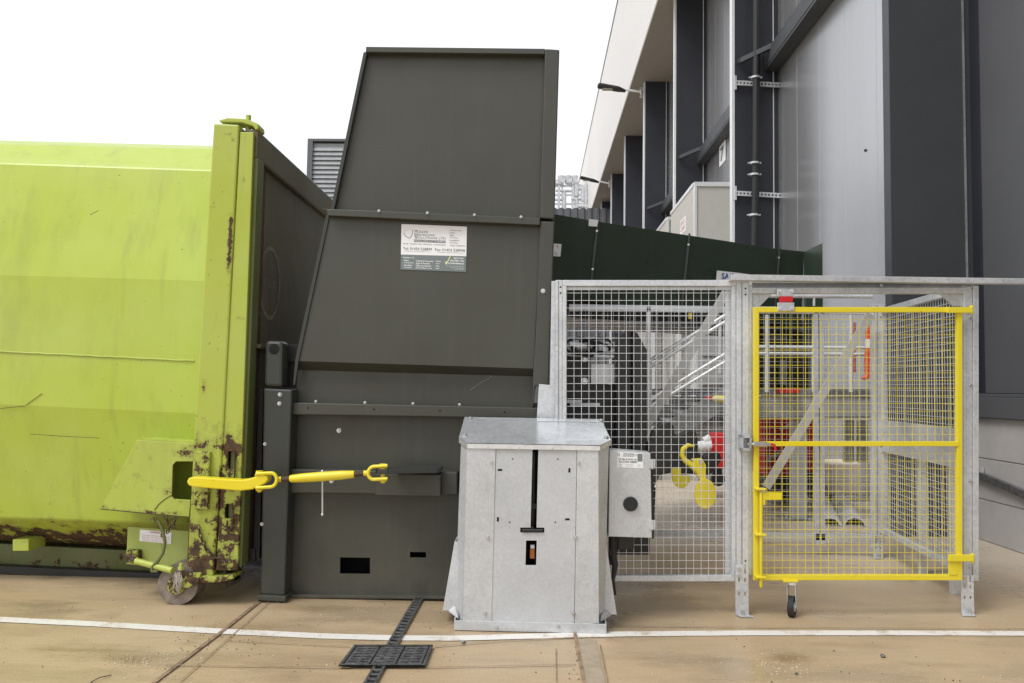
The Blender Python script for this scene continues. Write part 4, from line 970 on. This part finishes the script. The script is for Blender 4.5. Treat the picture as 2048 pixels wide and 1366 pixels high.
mb = MB(); mb.pp([(1296, 890), (1306, 862), (1322, 846), (1340, 843), (1348, 852), (1350, 872), (1364, 868), (1378, 860), (1392, 862), (1396, 876), (1396, 905), (1408, 914), (1420, 904), (1440, 906), (1444, 918), (1432, 940), (1416, 952), (1380, 948), (1350, 945), (1320, 950), (1308, 975), (1296, 980)], 5.72, .10); obj('lifting_arm', mb, M['charcoal'], t, .01)
mb = MB(); mb.tube([P(x, y, 5.62) for x, y in ((1389, 892), (1376, 890), (1366, 898), (1364, 910), (1370, 921), (1383, 930), (1394, 940), (1400, 952))], [.007, .015, .018, .019, .020, .023, .025, .022], 12); mb.pp([(1384, 918), (1404, 917), (1412, 930), (1412, 958), (1400, 960)], 5.60, .04); hk = obj('yellow_hook', mb, M['yellow'], t, .003)
mb = MB(); mb.pp([(1411+22.5*math.cos(a)*(1 if math.sin(a) > 0 else .96), 988+30*math.sin(a)) for a in [2*math.pi*k/28 for k in range(28)]], 5.58, .02); obj('yellow_paddle', mb, M['yellow'], t, .003)
mb = MB(); mb.pp([(1344, 937), (1362, 936), (1363, 952), (1380, 953), (1380, 963), (1374, 972), (1364, 977), (1354, 974), (1346, 964), (1344, 952)], 5.66, .02); obj('yellow_paddle', mb, M['yellow_dk'], t, .003)
bolts([(1402, 923)], 5.59, hk, r=3.5)
mb = MB(); mb.pp([(1296, 975), (1312, 975), (1308, 1075), (1296, 1075)], 5.8, .1); mb.pb(1232, 1060, 1300, 1110, 5.82, .3); obj('base_plate', mb, M['charcoal'], t, .01)
# red hydraulic motor with pale coupling
t = thing('red_motor', 'bright red cylindrical motor with pale coupling hanging behind the mesh beside the yellow hook', 'motor', P(1438, 930, 6.1))
mb = MB(); mb.pp([(1424, 872), (1430, 867), (1450, 866), (1452, 936), (1438, 938), (1424, 928)], 6.05, .16); obj('motor_body', mb, M['red'], t, .012)
mb = MB(); mb.tube([P(1395, 895, 6.1), P(1424, 890, 6.1)], .045, 14); mb.tube([P(1408, 882, 6.1), P(1420, 876, 6.1)], .03, 10); obj('coupling', mb, M['white'], t)
mb = MB(); c_ = P(1434, 958, 6.1); mb.cyl(c_, (0, -1, 0), .05, .04, 20); mb.pb(1426, 938, 1444, 956, 6.08, .05); obj('castor', mb, M['black'], t)

# ================================================================== STAIR, PLATFORM AND RAILS BEHIND THE CAGE
t = thing('access_stair', 'pale galvanised access stair with sloping handrails behind the front mesh panel', 'stair', G(1380, 1020))
YS1 = 8.3
for (a, b) in (((1290, 727), (1470, 619)), ((1290, 740), (1470, 632)), ((1290, 806), (1470, 696)), ((1290, 820), (1470, 712))):
    mb = MB(); mb.tube([P(*a, YS1), P(*b, YS1)], .021, 8); obj('sloping_rail', mb, M['wire'], t)
for x in (1300, 1335, 1395, 1440):
    y = 727-(x-1290)*.6; mb = MB(); mb.tube([P(x, y, YS1), P(x, y+110, YS1)], .018, 8); obj('baluster', mb, M['wire'], t)
mb = MB(); mb.bar(P(1270, 905, YS1), P(1480, 778, YS1), .20, .02, V((0, 1, 0))); obj('stringer', mb, M['galv_dk'], t)
for k in range(7):
    c = P(1285+k*27, 892-k*16.5, YS1); mb = MB(); mb.box(c.x-.12, c.x+.12, YS1+.04, YS1+.8, c.z-.015, c.z+.015); obj('tread', mb, M['galv'], t)
t = thing('platform_railing', 'pale galvanised platform guard rail of two tubes with uprights behind the yellow gate', 'railing', P(1620, 785, 8.4))
for y in (694, 707):
    mb = MB(); mb.tube([P(1470, y-1, 8.4), P(1760, y+2, 8.4)], .017, 8); obj('rail', mb, M['wire'], t)
for x in (1534, 1628, 1702):
    mb = MB(); mb.tube([P(x, 630, 8.4), P(x, 784, 8.4)], .022, 8); obj('upright', mb, M['wire'], t)
t = thing('platform_beam', 'deep grey steel beam crossing at waist height behind the yellow gate', 'beam', P(1620, 836, 8.45))
mb = MB(); mb.pb(1290, 778, 1742, 790, 9.12, .5); obj('deck', mb, M['galv_dk'], t, .005)
mb = MB(); mb.pb(1290, 793, 1742, 835, 9.15, .12); obj('web', mb, M['grey_post'], t, .005)
mb = MB(); mb.pb(1290, 832, 1742, 838, 9.13, .2); obj('flange', mb, M['galv_dk'], t, .004)
t = thing('support_column', 'pale grey square steel column on a bolted base plate, behind yellow gate', 'column', G(1600, 1040))
mb = MB(); yc = G(1600, 1040).y; mb.pb(1585, 800, 1615, 1038, yc, .12); obj('shaft', mb, M['grey_post'], t, .006)
c = G(1598, 1040); mb = MB(); mb.box(c.x-.19, c.x+.19, c.y-.08, c.y+.26, .002, .022); bp = obj('base_plate', mb, M['galv_dk'], t, .003)
for dx_ in (-.15, .15): mb = MB(); mb.cyl(c+V((dx_, -.03, .02)), (0, 0, 1), .016, .04, 8); obj('anchor_bolt', mb, M['steel'], bp)
# hopper, red machine, cabinet and other kit farther back
t = thing('red_machine', 'dark red machine cabinet with black base behind the grey support column', 'machine', G(1590, 985))
mb = MB(); mb.pp([(1522, 838), (1650, 838), (1650, 942), (1596, 948), (1556, 955), (1530, 952)], 10.2, .9); obj('casing', mb, M['red_dk'], t, .02)
mb = MB(); mb.pb(1535, 946, 1650, 985, 10.4, .6); obj('base', mb, M['black'], t, .02)
mb = MB(); mb.cyl(P(1568, 978, 10.1), (0, -1, 0), .16, .08, 24); mb.cyl(P(1630, 978, 10.1), (0, -1, 0), .13, .08, 24); obj('wheel', mb, M['rubber'], t)
mb = MB(); mb.bar(P(1535, 920, 10.05), P(1560, 905, 10.05), .05, .03); mb.bar(P(1560, 860, 10.1), P(1588, 846, 10.1), .05, .03); obj('lever', mb, M['galv_dk'], t)
mb = MB(); mb.pb(1640, 926, 1722, 990, 10.8, .6); tag(obj('concrete_block', mb, M['concrete_lt'], None, .02), 'pale cream concrete block on the floor right of the red machine', 'block')
t = thing('equipment_cabinet', 'pale grey panelled equipment cabinet behind the stair rails', 'cabinet', G(1420, 960))
mb = MB(); mb.pb(1398, 664, 1470, 960, 10.8, .6); cb = obj('casing', mb, M['grey_post'], t, .01)
for (y0, y1) in ((672, 712), (718, 770), (800, 850)):
    mb = MB(); mb.pb(1404, y0, 1462, y1, 10.78, .018); obj('door_panel', mb, M['grey_post'], cb, .006)
t = thing('grey_hopper', 'large pale grey steel hopper side with crease behind the lifting arm', 'hopper', G(1380, 985))
mb = MB(); mb.pp([(1294, 842), (1470, 842), (1470, 872), (1440, 935), (1320, 935), (1294, 880)], 9.2, .8); obj('shell', mb, M['grey_post'], t, .02)
mb = MB(); mb.pb(1292, 838, 1472, 846, 9.15, .9); obj('rim', mb, M['galv_dk'], t, .006)
for k, (x0, x1, lab) in enumerate(((1640, 1672, 'galvanised half round trough lying on the floor, the left one of the pair'), (1676, 1722, 'galvanised half round trough lying on the floor, the right one of the pair'))):
    p0, p1 = G(x1-12, 1052), G(x0-4, 992)
    d = (p1-p0).normalized(); nr = V((-d.y, d.x, 0)); mb = MB(); sec = []
    for q_ in range(9):
        a = math.pi*q_/8; sec.append((math.cos(a)*.12, .006+.10*math.sin(a)))
    vs = []
    for p in (p0, p1):
        for s_, z_ in sec: vs.append(V((p.x+nr.x*s_, p.y+nr.y*s_, z_)))
    for p in (p0, p1):
        for s_, z_ in sec: vs.append(V((p.x+nr.x*s_*.80, p.y+nr.y*s_*.80, max(.004, z_*.78))))
    fs = [[i, i+1, 9+i+1, 9+i] for i in range(8)]+[[18+i, 18+i+1, 27+i+1, 27+i] for i in range(8)]+[[i, i+1, 18+i+1, 18+i] for i in range(8)]+[[9+i, 9+i+1, 27+i+1, 27+i] for i in range(8)]
    mb.add(vs, fs); tag(obj('metal_trough', mb, M['galv']), lab, 'trough', 'spare metal troughs on the floor')
t = thing('warning_tape', 'hanging orange red warning strip with white letters behind the yellow gate', 'warning strip', P(1736, 762, 8.3))
mb = MB(); mb.pp([(1730, 628), (1742, 626), (1741, 742), (1738, 758), (1730, 762), (1729, 720), (1731, 680)], 8.3, .008); ws = obj('strip', mb, M['orange'], t)
mb = MB(); mb.pb(1731, 678, 1740, 696, 8.296, .002); obj('white_patch', mb, M['white'], ws)
mb = MB(); mb.tube([P(1726, 758, 8.3), P(1733, 752, 8.3)], .02, 8); obj('end_toggle', mb, M['orange'], t)
mb = MB(); mb.pp([(1704, 645), (1712, 645), (1712, 745), (1704, 745)], 8.7, .01); tag(obj('warning_flag', mb, M['inkred']), 'faded narrow red banner left of the orange warning strip', 'banner')
t = thing('yellow_grease_gun', 'yellow bottle with red nozzle lying on the beam behind the front mesh', 'bottle', P(1430, 800, 8.44))
mb = MB(); mb.tube([P(1424, 797, 8.2), P(1430, 797, 8.2), P(1452, 799, 8.2)], [.015, .035, .04], 12); obj('body', mb, plain('pale_yellow_plastic', (.75, .66, .18), .4), t)
mb = MB(); mb.tube([P(1410, 795, 8.2), P(1424, 797, 8.2)], [.012, .018], 10); obj('nozzle', mb, M['red'], t)
for x in (1700, 1728):
    mb = MB(); mb.pb(x-9, 840, x+9, 925, 9.6, .1); tag(obj('white_bollard', mb, M['dock'], None, .01), {1700: 'cream upright post under the beam, nearer the red machine', 1728: 'cream upright post under the beam, nearer the cage corner post'}[x], 'post', 'cream posts under the beam')

# ================================================================== CONVEYOR
t = thing('conveyor', 'long dark green sided inclined conveyor behind the fence, running from chute towards warehouse', 'conveyor', G(1380, 985))
CP = (7.29, .578)
seams = [(1090, 425, 1086, 590), (1196, 443, 1178, 602), (1379, 471, 1362, 625), (1559, 498, 1548, 645), (1608, 503, 1602, 660)]
for i in range(4):
    a, b = seams[i], seams[i+1]
    mb = MB(); mb.pp([(a[0]+1, a[1]), (b[0], b[1]), (b[2], b[3]), (a[2]+1, a[3])], CP, .02); obj('side_sheet', mb, M['green'], t, .002)
    if i:
        mb = MB(); mb.bar(P(a[0], a[1]-4, sh(CP, -.01)), P(a[2], a[3], sh(CP, -.01)), .02, .012, V((0, 1, 0))); obj('seam_flange', mb, M['olive_dk'], t)
        bolts([(a[0]+(a[2]-a[0])*k, a[1]+(a[3]-a[1])*k) for k in (.12, .6)], sh(CP, -.018), t, r=2)
e0, e1 = P(1608, 503, CP), P(1645, 486, (8.75, 0)); 
mb = MB(); mb.prism([e0, e1, V((e1.x, e1.y, 1.9)), V((e0.x, e0.y, 1.9))], (0, .02, 0)); obj('end_sheet', mb, M['green'], t, .002)
pa, pb_ = P(1090, 600, CP), P(1604, 655, CP)
mb = MB(); mb.prism([V((pa.x, pa.y+.1, 2.12)), V((pb_.x, pb_.y+.1, 2.12)), V((pb_.x, pb_.y+.1, 2.4)), V((pa.x, pa.y+.1, 2.4))], (-.5, 1.0, 0)); obj('belt_bed', mb, M['charcoal'], t)
mb = MB(); mb.pb(1506, 640, 1622, 778, 9.4, .2); ud = obj('drive_housing', mb, M['charcoal'], t, .02)
mb = MB()
for (x0, y0, x1, y1) in ((1570, 655, 1618, 664), (1540, 672, 1575, 680), (1512, 720, 1520, 776), (1560, 720, 1572, 770)): mb.pb(x0, y0, x1, y1, 9.3, .08)
obj('drive_fittings', mb, M['galv_dk'], ud, .004)
mb = MB(); mb.pb(1559, 776, 1600, 786, 9.0, .2); obj('red_guard', mb, M['red'], t, .004)
mb = MB(); mb.pb(1377, 626, 1384, 638, sh(CP, -.05), .003); obj('caution_label', mb, M['yellow'], t)
# white labels on the conveyor side
mb = MB(); mb.pp([(1108, 487), (1123, 488), (1121, 513), (1106, 512)], sh(CP, -.008), .002); lb = obj('label', mb, M['white'], t)
text('4', 1112.5, 490, 1116, 495, sh(CP, -.010), M['ink'], lb); text('SERIAL', 1108, 504, 1114, 506, sh(CP, -.010), M['ink'], lb); text('NUMBER', 1108, 507.5, 1117, 509.5, sh(CP, -.010), M['ink'], lb)
mb = MB(); mb.pp([(1178, 438), (1197, 440), (1194, 453), (1177, 452)], sh(CP, -.03), .004); obj('rag_label', mb, M['white'], t)
mb = MB(); mb.pp([(1434, 541), (1480, 546), (1520, 552), (1520, 575), (1431, 575)], sh(CP, -.05), .004); lb = obj('maker_sign', mb, M['white'], t)
text('SAC', 1443, 546, 1468, 558, sh(CP, -.053), M['blue'], lb, .04, fat=.03)
for x, yb_ in ((1170, 1060), (1480, 1030)):
    p = P(x, 600, CP); mb = MB(); mb.box(p.x-.05, p.x+.05, p.y+.12, p.y+.22, 0, 2.1); obj('leg', mb, M['galv_dk'], t, .004)

# ================================================================== WAREHOUSE
t = thing('warehouse', 'tall grey metal clad warehouse with dark projecting fins and white eaves, right side', 'warehouse', V((4.6, 20, 0)))
wh_ = t
XW, XF = 4.50, 3.65; Y0 = 8.28; FY = [8.28, 14.9, 21.2, 27.3, 33.3, 39.3, 45.3, 51.4, 57.5, 63.6]; ZS = 12.1
# far and near wall bays
for k in range(8):
    ya, yb = FY[k]+.16, FY[k+1]
    mb = MB(); y = ya; nP = 6; st_ = (yb-ya)/nP
    for i in range(nP): mb.box(XW, XW+.06, ya+i*st_+.003, ya+(i+1)*st_-.003, 0, ZS)
    obj('wall_panel', mb, M['wall'], t, .003)
mb = MB()
for i in range(8): mb.box(XW, XW+.06, Y0-1.15*(i+1)+.003, Y0-1.15*i-.003, 1.46, ZS)
obj('wall_panel', mb, M['wall_near'], t, .003)
mb = MB(); mb.box(XW+.06, XW+.3, -2, FY[9], 0, ZS); obj('wall_backing', mb, M['fin'], t)
for k in range(9):
    y = FY[k]
    mb = MB(); mb.box(XF, XW+.02, y, y+.16, 0, ZS-.0); fin = obj('fin', mb, M['fin_near' if k == 0 else 'fin'], t, .004)
    if k:
        mb = MB(); mb.box(XF-.015, XF+.035, y-.012, y-.001, 0, ZS-.01); mb.box(XF-.015, XF-.002, y-.001, y+.16, 0, ZS-.01); obj('edge_trim', mb, M['trim'], fin)
    mb = MB(); mb.box(XW-.10, XW-.085, y-.02, y-.001, 1.3, ZS-.01); obj('corner_trim', mb, M['galv_dk' if k == 0 else 'trim'], fin)
    if k == 0:
        mb = MB(); mb.box(XW-.025, XW-.001, y-.14, y-.001, 1.3, ZS-.01); obj('flashing', mb, M['fin'], fin)
mb = MB(); mb.box(3.23, XW+.3, -2, FY[9], ZS, ZS+.12); obj('soffit', mb, M['soffit'], t)
# ribbed fascia
pf = [(3.23, ZS), (3.15, ZS+4.8)]
mb = MB(); nR = 40
for i in range(nR):
    a = i/nR; b = (i+.62)/nR; c = (i+1)/nR
    f_ = lambda s, o_: V((pf[0][0]+(pf[1][0]-pf[0][0])*s-o_, 0, pf[0][1]+(pf[1][1]-pf[0][1])*s))
    q = [f_(a, 0), f_(a+.12/nR, .035), f_(b, .035), f_(b+.12/nR, 0), f_(c, 0)]
    vs = [p+V((0, -2, 0)) for p in q]+[p+V((0, FY[9], 0)) for p in q]
    mb.add(vs, [[j, j+1, 5+j+1, 5+j] for j in range(4)])
mb.add([V((3.23, -2, ZS+.12)), V((3.23, FY[9], ZS+.12)), V((4.2, FY[9], ZS+4.0)), V((4.2, -2, ZS+4.0))], [[0, 1, 2, 3]])
obj('fascia', mb, M['fascia'], t)
mb = MB(); mb.bar(V((3.10, -2, ZS+4.85)), V((3.10, FY[9], ZS+4.85)), .05, .05); obj('gutter', mb, M['galv_dk'], t)
# rails with stays
for k in range(3):
    ya, yb = FY[k]+.17, FY[k+1]-.02
    mb = MB(); mb.box(XW-.26, XW-.01, ya, yb, 7.45, 7.50); mb.box(XW-.27, XW-.245, ya, yb, 7.50, 7.78); mb.box(XW-.26, XW-.01, ya, yb, 7.76, 7.80); r_ = obj('cladding_rail', mb, M['fin_near'], t, .004)
    a = V((XF+.12, yb-.06, 7.63)); b = V((XW-.15, yb-.45, 7.80)); mb = MB(); mb.bar(a, b, .07, .09); mb.cyl(a, (0, -1, 0), .05, .04, 10); obj('rail_stay', mb, M['fin_near'], r_, .003)
# downpipe on the second fin
yd = FY[1]-.22; xd = P(1512, 300, yd).x
mb = MB(); mb.tube([V((P(1515, 0, yd).x+.0, yd, ZS)), V((xd, yd, 6)), V((P(1507, 480, yd).x, yd, 3)), V((P(1507, 480, yd).x, yd, .2))], .068, 16); dp = obj('downpipe', mb, M['black'], t)
for y in (155, 326, 349, 430):
    c = P(1511-(y-155)*.012, y, yd); mb = MB(); mb.cyl(c-V((0, 0, .02)), (0, 0, 1), .085, .035, 16); mb.box(c.x-.12, c.x+.12, yd-.02, yd+.02, c.z-.012, c.z+.012); obj('pipe_clip', mb, M['galv'], dp)
for y in (166, 387):
    c0, c1 = P(1471, y-1, yd+.12), P(1563, y+4, yd+.12)
    mb = MB(); n_ = 13
    mp = lambda u, v: c0.lerp(c1, u)+V((0, 0, .045-.09*v))
    us = [0]+[x for i in range(n_) for x in ((i+.25)/n_, (i+.75)/n_)]+[1]
    mb.grid(mp, us, [0, .3, .7, 1], {(2*i+1, 1) for i in range(n_)}, (0, .03, 0))
    for c in (c0, c1): mb.box(c.x-.02, c.x+.02, c.y-.01, c.y+.05, c.z-.13, c.z+.13)
    obj('pipe_bracket', mb, M['galv'], dp)
# dado flashing and blockwork at the near bay
mb = MB(); mb.box(XW-.08, XW+.05, -2, Y0-.0, 1.22, 1.42); mb.box(XW-.05, XW+.05, -2, Y0-.0, 1.42, 1.455); obj('dado_flashing', mb, M['wall_near'], t, .006)
mb = MB(); rowh = 1.22/3
for j in range(3):
    for i in range(9):
        y = Y0-.002-i*1.3
        mb.box(XW-.03, XW+.06, y-1.294, y-.006, j*rowh+.004, (j+1)*rowh-.004)
obj('blockwork', mb, M['block'], t, .004)
mb = MB(); mb.box(XW-.01, XW+.05, -2, Y0, 0, 1.22); obj('mortar', mb, M['galv_dk'], t)
a = PX(1950, 946, XW-.06); b = PX(2048, 988, XW-.06)
mb = MB(); d = (b-a); mb.bar(a, a+d*3, .045, .07); obj('cable_tray', mb, M['iron'], t, .004)
mb = MB(); mb.bar(PX(1963, 934, XW-.06), PX(1963, 950, XW-.06), .04, .02); obj('tray_clip', mb, M['galv'], t)
bolts([(1731, 301)], 0, t, r=2.6, mp=lambda x, y: PX(x, y, XW-.004), m='black')

# dock housings
for k, (ya, ln_, lab) in enumerate(((18.0, 3.1, 'nearest cream loading dock housing with black opening on the warehouse wall'), (21.7, 3.0, 'loading dock housing behind the nearest one, mostly hidden by the conveyor'), (27.9, 3.0, 'farthest loading dock housing along the warehouse wall'))):
    d = thing('dock_housing', lab, 'loading dock', V((XF, ya, 0)), 'loading dock housings along the warehouse')
    xa = 3.54; zt_ = 6.15
    mb = MB(); mb.box(xa+.03, XW-.01, ya, ya+.06, 0, zt_-.1); obj('end_panel', mb, M['dock'], d)
    mb = MB(); mb.box(xa, XW-.01, ya-.03, ya+.10, zt_-.1, zt_); mb.box(xa, xa+.06, ya-.03, ya+.08, 0, zt_-.1); mb.box(xa-.02, xa+.06, ya+.1, ya+ln_, zt_-.08, zt_); obj('edge_trim', mb, M['trim'], d, .004)
    mb = MB(); mb.box(xa, xa+.04, ya+.08, ya+ln_, 4.9, zt_-.1); hd = obj('header_panel', mb, M['dock'], d)
    mb = MB(); mb.box(xa, xa+.04, ya+ln_-.4, ya+ln_, 0, 4.9); obj('side_panel', mb, M['dock'], d)
    mb = MB(); mb.box(xa+.25, xa+.30, ya+.08, ya+ln_-.4, 0, 4.9); obj('dock_curtain', mb, M['hole'], d)
    mb = MB(); mb.box(xa, XW-.01, ya+.06, ya+ln_, zt_-.1, zt_-.03); obj('roof', mb, M['dock'], d)
    mb = MB(); mb.box(xa-.006, xa-.001, ya+1.0, ya+1.7, 5.25, 5.6); pl_ = obj('name_plate', mb, M['white'], hd)
    for r_ in (0, 1): text('DOCK' if r_ == 0 else 'CLEAR', 0, 0, 1, 1, None, M['inkred'], pl_, mp=lambda u, v, r_=r_, ya=ya: V((xa-.009, ya+1.62-.54*u, 5.57-.15*r_-.12*v)))
# number sign on the wall
s = thing('dock_number_sign', 'white dock number 7 sign high on the wall below the cladding rail', 'sign', V((XW-.02, 19.6, 7)))
mb = MB(); z0 = PX(1447, 327, XW).z; z1 = PX(1447, 287, XW).z; ya, yb = PX(1453, 307, XW).y, PX(1441, 307, XW).y
mb.box(XW-.03, XW-.01, ya, yb, z0, z1); obj('plate', mb, M['white'], s)
text('7', 0, 0, 1, 1, None, M['ink'], s, fat=.03, mp=lambda u, v: V((XW-.034, yb-(yb-ya)*(.2+.6*u), z1-(z1-z0)*(.15+.7*v))))
# lamps on the fins
for (x0, y0, xh, k, lab) in ((1283, 184, 1195, 3, 'upper, nearer floodlight on a pale arm projecting from a warehouse fin'), (1219, 367, 1160, 5, 'lower, farther floodlight on an arm projecting from a warehouse fin')):
    y = FY[k]-.05
    a = P(x0, y0, y); b = P(xh, y0-10, y); l = thing('floodlight', lab, 'floodlight', a, 'floodlights on the warehouse fins')
    mb = MB(); mb.box(a.x-.05, a.x+.03, y-.03, y+.05, a.z-.18, a.z-.12); mb.box(a.x-.05, a.x+.03, y-.03, y+.05, a.z+.08, a.z+.14); mb.box(a.x-.04, a.x+.0, y-.03, y+.04, a.z-.2, a.z+.16); obj('bracket', mb, M['trim'], l)
    m_ = a.lerp(b, .40); mb = MB(); mb.tube([a, m_+V((0, 0, .02))], .038, 10); obj('arm', mb, M['trim'], l)
    mb = MB(); n0 = a.lerp(b, .36); d = b-n0
    mb.prism([n0+V((0, -.02, .02)), n0+d*.25+V((0, -.16, .06)), b+V((.06, -.17, .10)), b+V((0, -.1, .08)), b+V((0, .1, .08)), b+V((.06, .17, .10)), n0+d*.25+V((0, .16, .06)), n0+V((0, .02, .02))], (0, 0, -.10)); hd = obj('lamp_head', mb, M['charcoal'], l, .02)
    mb = MB(); c = n0+d*.62; mb.box(c.x-.2, c.x+.2, c.y-.11, c.y+.11, c.z-.052, c.z-.036); obj('lens', mb, M['lens'], hd)

# ================================================================== FAR BACKGROUND
t = thing('louvred_plant_building', 'grey louvred plant building behind the container, seen left of the chute', 'building', G(660, 860))
yb_ = 27.0
a = P(620, 283, yb_); b = P(760, 287, yb_)
mb = MB(); mb.box(a.x+.05, b.x, yb_+.06, yb_+6, 0, a.z-.05); obj('wall', mb, M['louvre'], t)
mb = MB(); z = a.z-.25
while z > a.z-6.5:
    mb.prism([V((a.x+.12, yb_-.03, z-.075)), V((b.x, yb_-.03, z-.075)), V((b.x, yb_+.03, z+.06)), V((a.x+.12, yb_+.03, z+.06))], (0, .02, .0)); z -= .16
obj('louvres', mb, M['louvre'], t)
mb = MB(); mb.box(a.x-.06, a.x+.12, yb_-.08, yb_+.1, 0, a.z); mb.box(a.x-.06, b.x, yb_-.08, yb_+6, a.z, a.z+.08); obj('corner_trim', mb, M['wall_near'], t)
t = thing('corrugated_fence', 'dark slate corrugated steel boundary fence far behind the cage', 'fence', V((2, 44, 0)))
mb = MB(); x = -6.0
fy = 44.0; zf_ = P(1140, 416, fy).z
while x < 9: mb.prism([V((x, fy, 0)), V((x+.06, fy-.06, 0)), V((x+.2, fy-.06, 0)), V((x+.26, fy, 0))], (0, 0, zf_)); x += .40
mb.box(-6, 9, fy, fy+.05, 0, zf_-.05); obj('sheeting', mb, M['fence'], t)
t = thing('pipe_rack', 'distant pale pipework rack with stacks, between chute and warehouse eaves', 'pipework', V((2, 50, 0)))
yp = 50.0
Q = lambda x, y, d=0.0: P(x, y, yp+d)
for i in range(22):
    mb = MB(); x = random.uniform(1085, 1178); y = random.uniform(356, 420); r_ = random.uniform(.06, .17)
    if i % 3 == 0: mb.tube([Q(x, y), Q(x+random.uniform(10, 35), y+1)], r_, 8)
    elif i % 3 == 1: mb.tube([Q(x, y-12), Q(x, 425)], r_*.8, 8)
    else: mb.tube([Q(x, y), Q(x+8, y), Q(x+11, y+4), Q(x+11, y+26)], r_, 8)
    obj('pipe', mb, M['far'], t)
for x in (1122, 1136, 1150): 
    mb = MB(); mb.tube([Q(x, 352), Q(x, 364), Q(x+6, 366)], .22, 10); obj('vent_stack', mb, M['far'], t)
for x in (1092, 1118, 1146, 1172):
    mb = MB(); p = Q(x, 365); mb.box(p.x-.08, p.x+.08, yp-.1, yp+.1, 0, p.z); obj('rack_post', mb, M['far'], t)
for y in (372, 390, 408):
    mb = MB(); mb.bar(Q(1085, y), Q(1180, y), .1, .14); obj('rack_beam', mb, M['far'], t)
# pale panels low in the yard beyond the cage
t = thing('yard_wall', 'pale grey ribbed wall panels across the yard, seen through the left mesh', 'wall', V((2.4, 13, 0)))
mb = MB()
for i in range(11): mb.box(1.45+i*.2, 1.45+i*.2+.185, 13, 13.12, 0, 2.55)
obj('panel', mb, M['dock'], t)
for i in range(6):
    mb = MB(); x = 1.45+i*.42; mb.box(x, x+.05, 12.9, 13, 0, 2.7); obj('post', mb, M['trim'], t)

# ================================================================== LIGHT
sc = bpy.context.scene
w = bpy.data.worlds.new('World'); sc.world = w; w.use_nodes = True
nt = w.node_tree; bg = nt.nodes['Background']
sky = nt.nodes.new('ShaderNodeTexSky'); sky.sky_type = 'NISHITA'; sky.sun_disc = False
EL, AZ = math.radians(55), math.radians(228)
sky.sun_elevation = EL; sky.sun_rotation = AZ; sky.dust_density = 4; sky.air_density = 1.2
hs = nt.nodes.new('ShaderNodeHueSaturation'); hs.inputs['Saturation'].default_value = 0.08; hs.inputs['Value'].default_value = 1.0
nt.links.new(sky.outputs[0], hs.inputs['Color'])
mx_ = nt.nodes.new('ShaderNodeMix'); mx_.data_type = 'RGBA'; mx_.inputs[0].default_value = 0.8
nt.links.new(hs.outputs[0], mx_.inputs[6]); mx_.inputs[7].default_value = (10.8, 11.1, 11.7, 1)
nt.links.new(mx_.outputs[2], bg.inputs['Color']); bg.inputs['Strength'].default_value = 0.092
sun = bpy.data.objects.new('sun', bpy.data.lights.new('sun', 'SUN')); C.objects.link(sun)
sun.data.energy = 1.6; sun.data.angle = math.radians(25); sun.data.color = (1, .99, .975)
dirv = V((math.sin(AZ)*math.cos(EL), math.cos(AZ)*math.cos(EL), math.sin(EL)))
sun.rotation_euler = dirv.to_track_quat('Z', 'Y').to_euler(); sun.location = (0, 0, 20)
sc.view_settings.view_transform = 'Standard'; sc.view_settings.look = 'None'
sc.view_settings.exposure = 0.33; sc.view_settings.gamma = 1.0
sc.cycles.max_bounces = 6
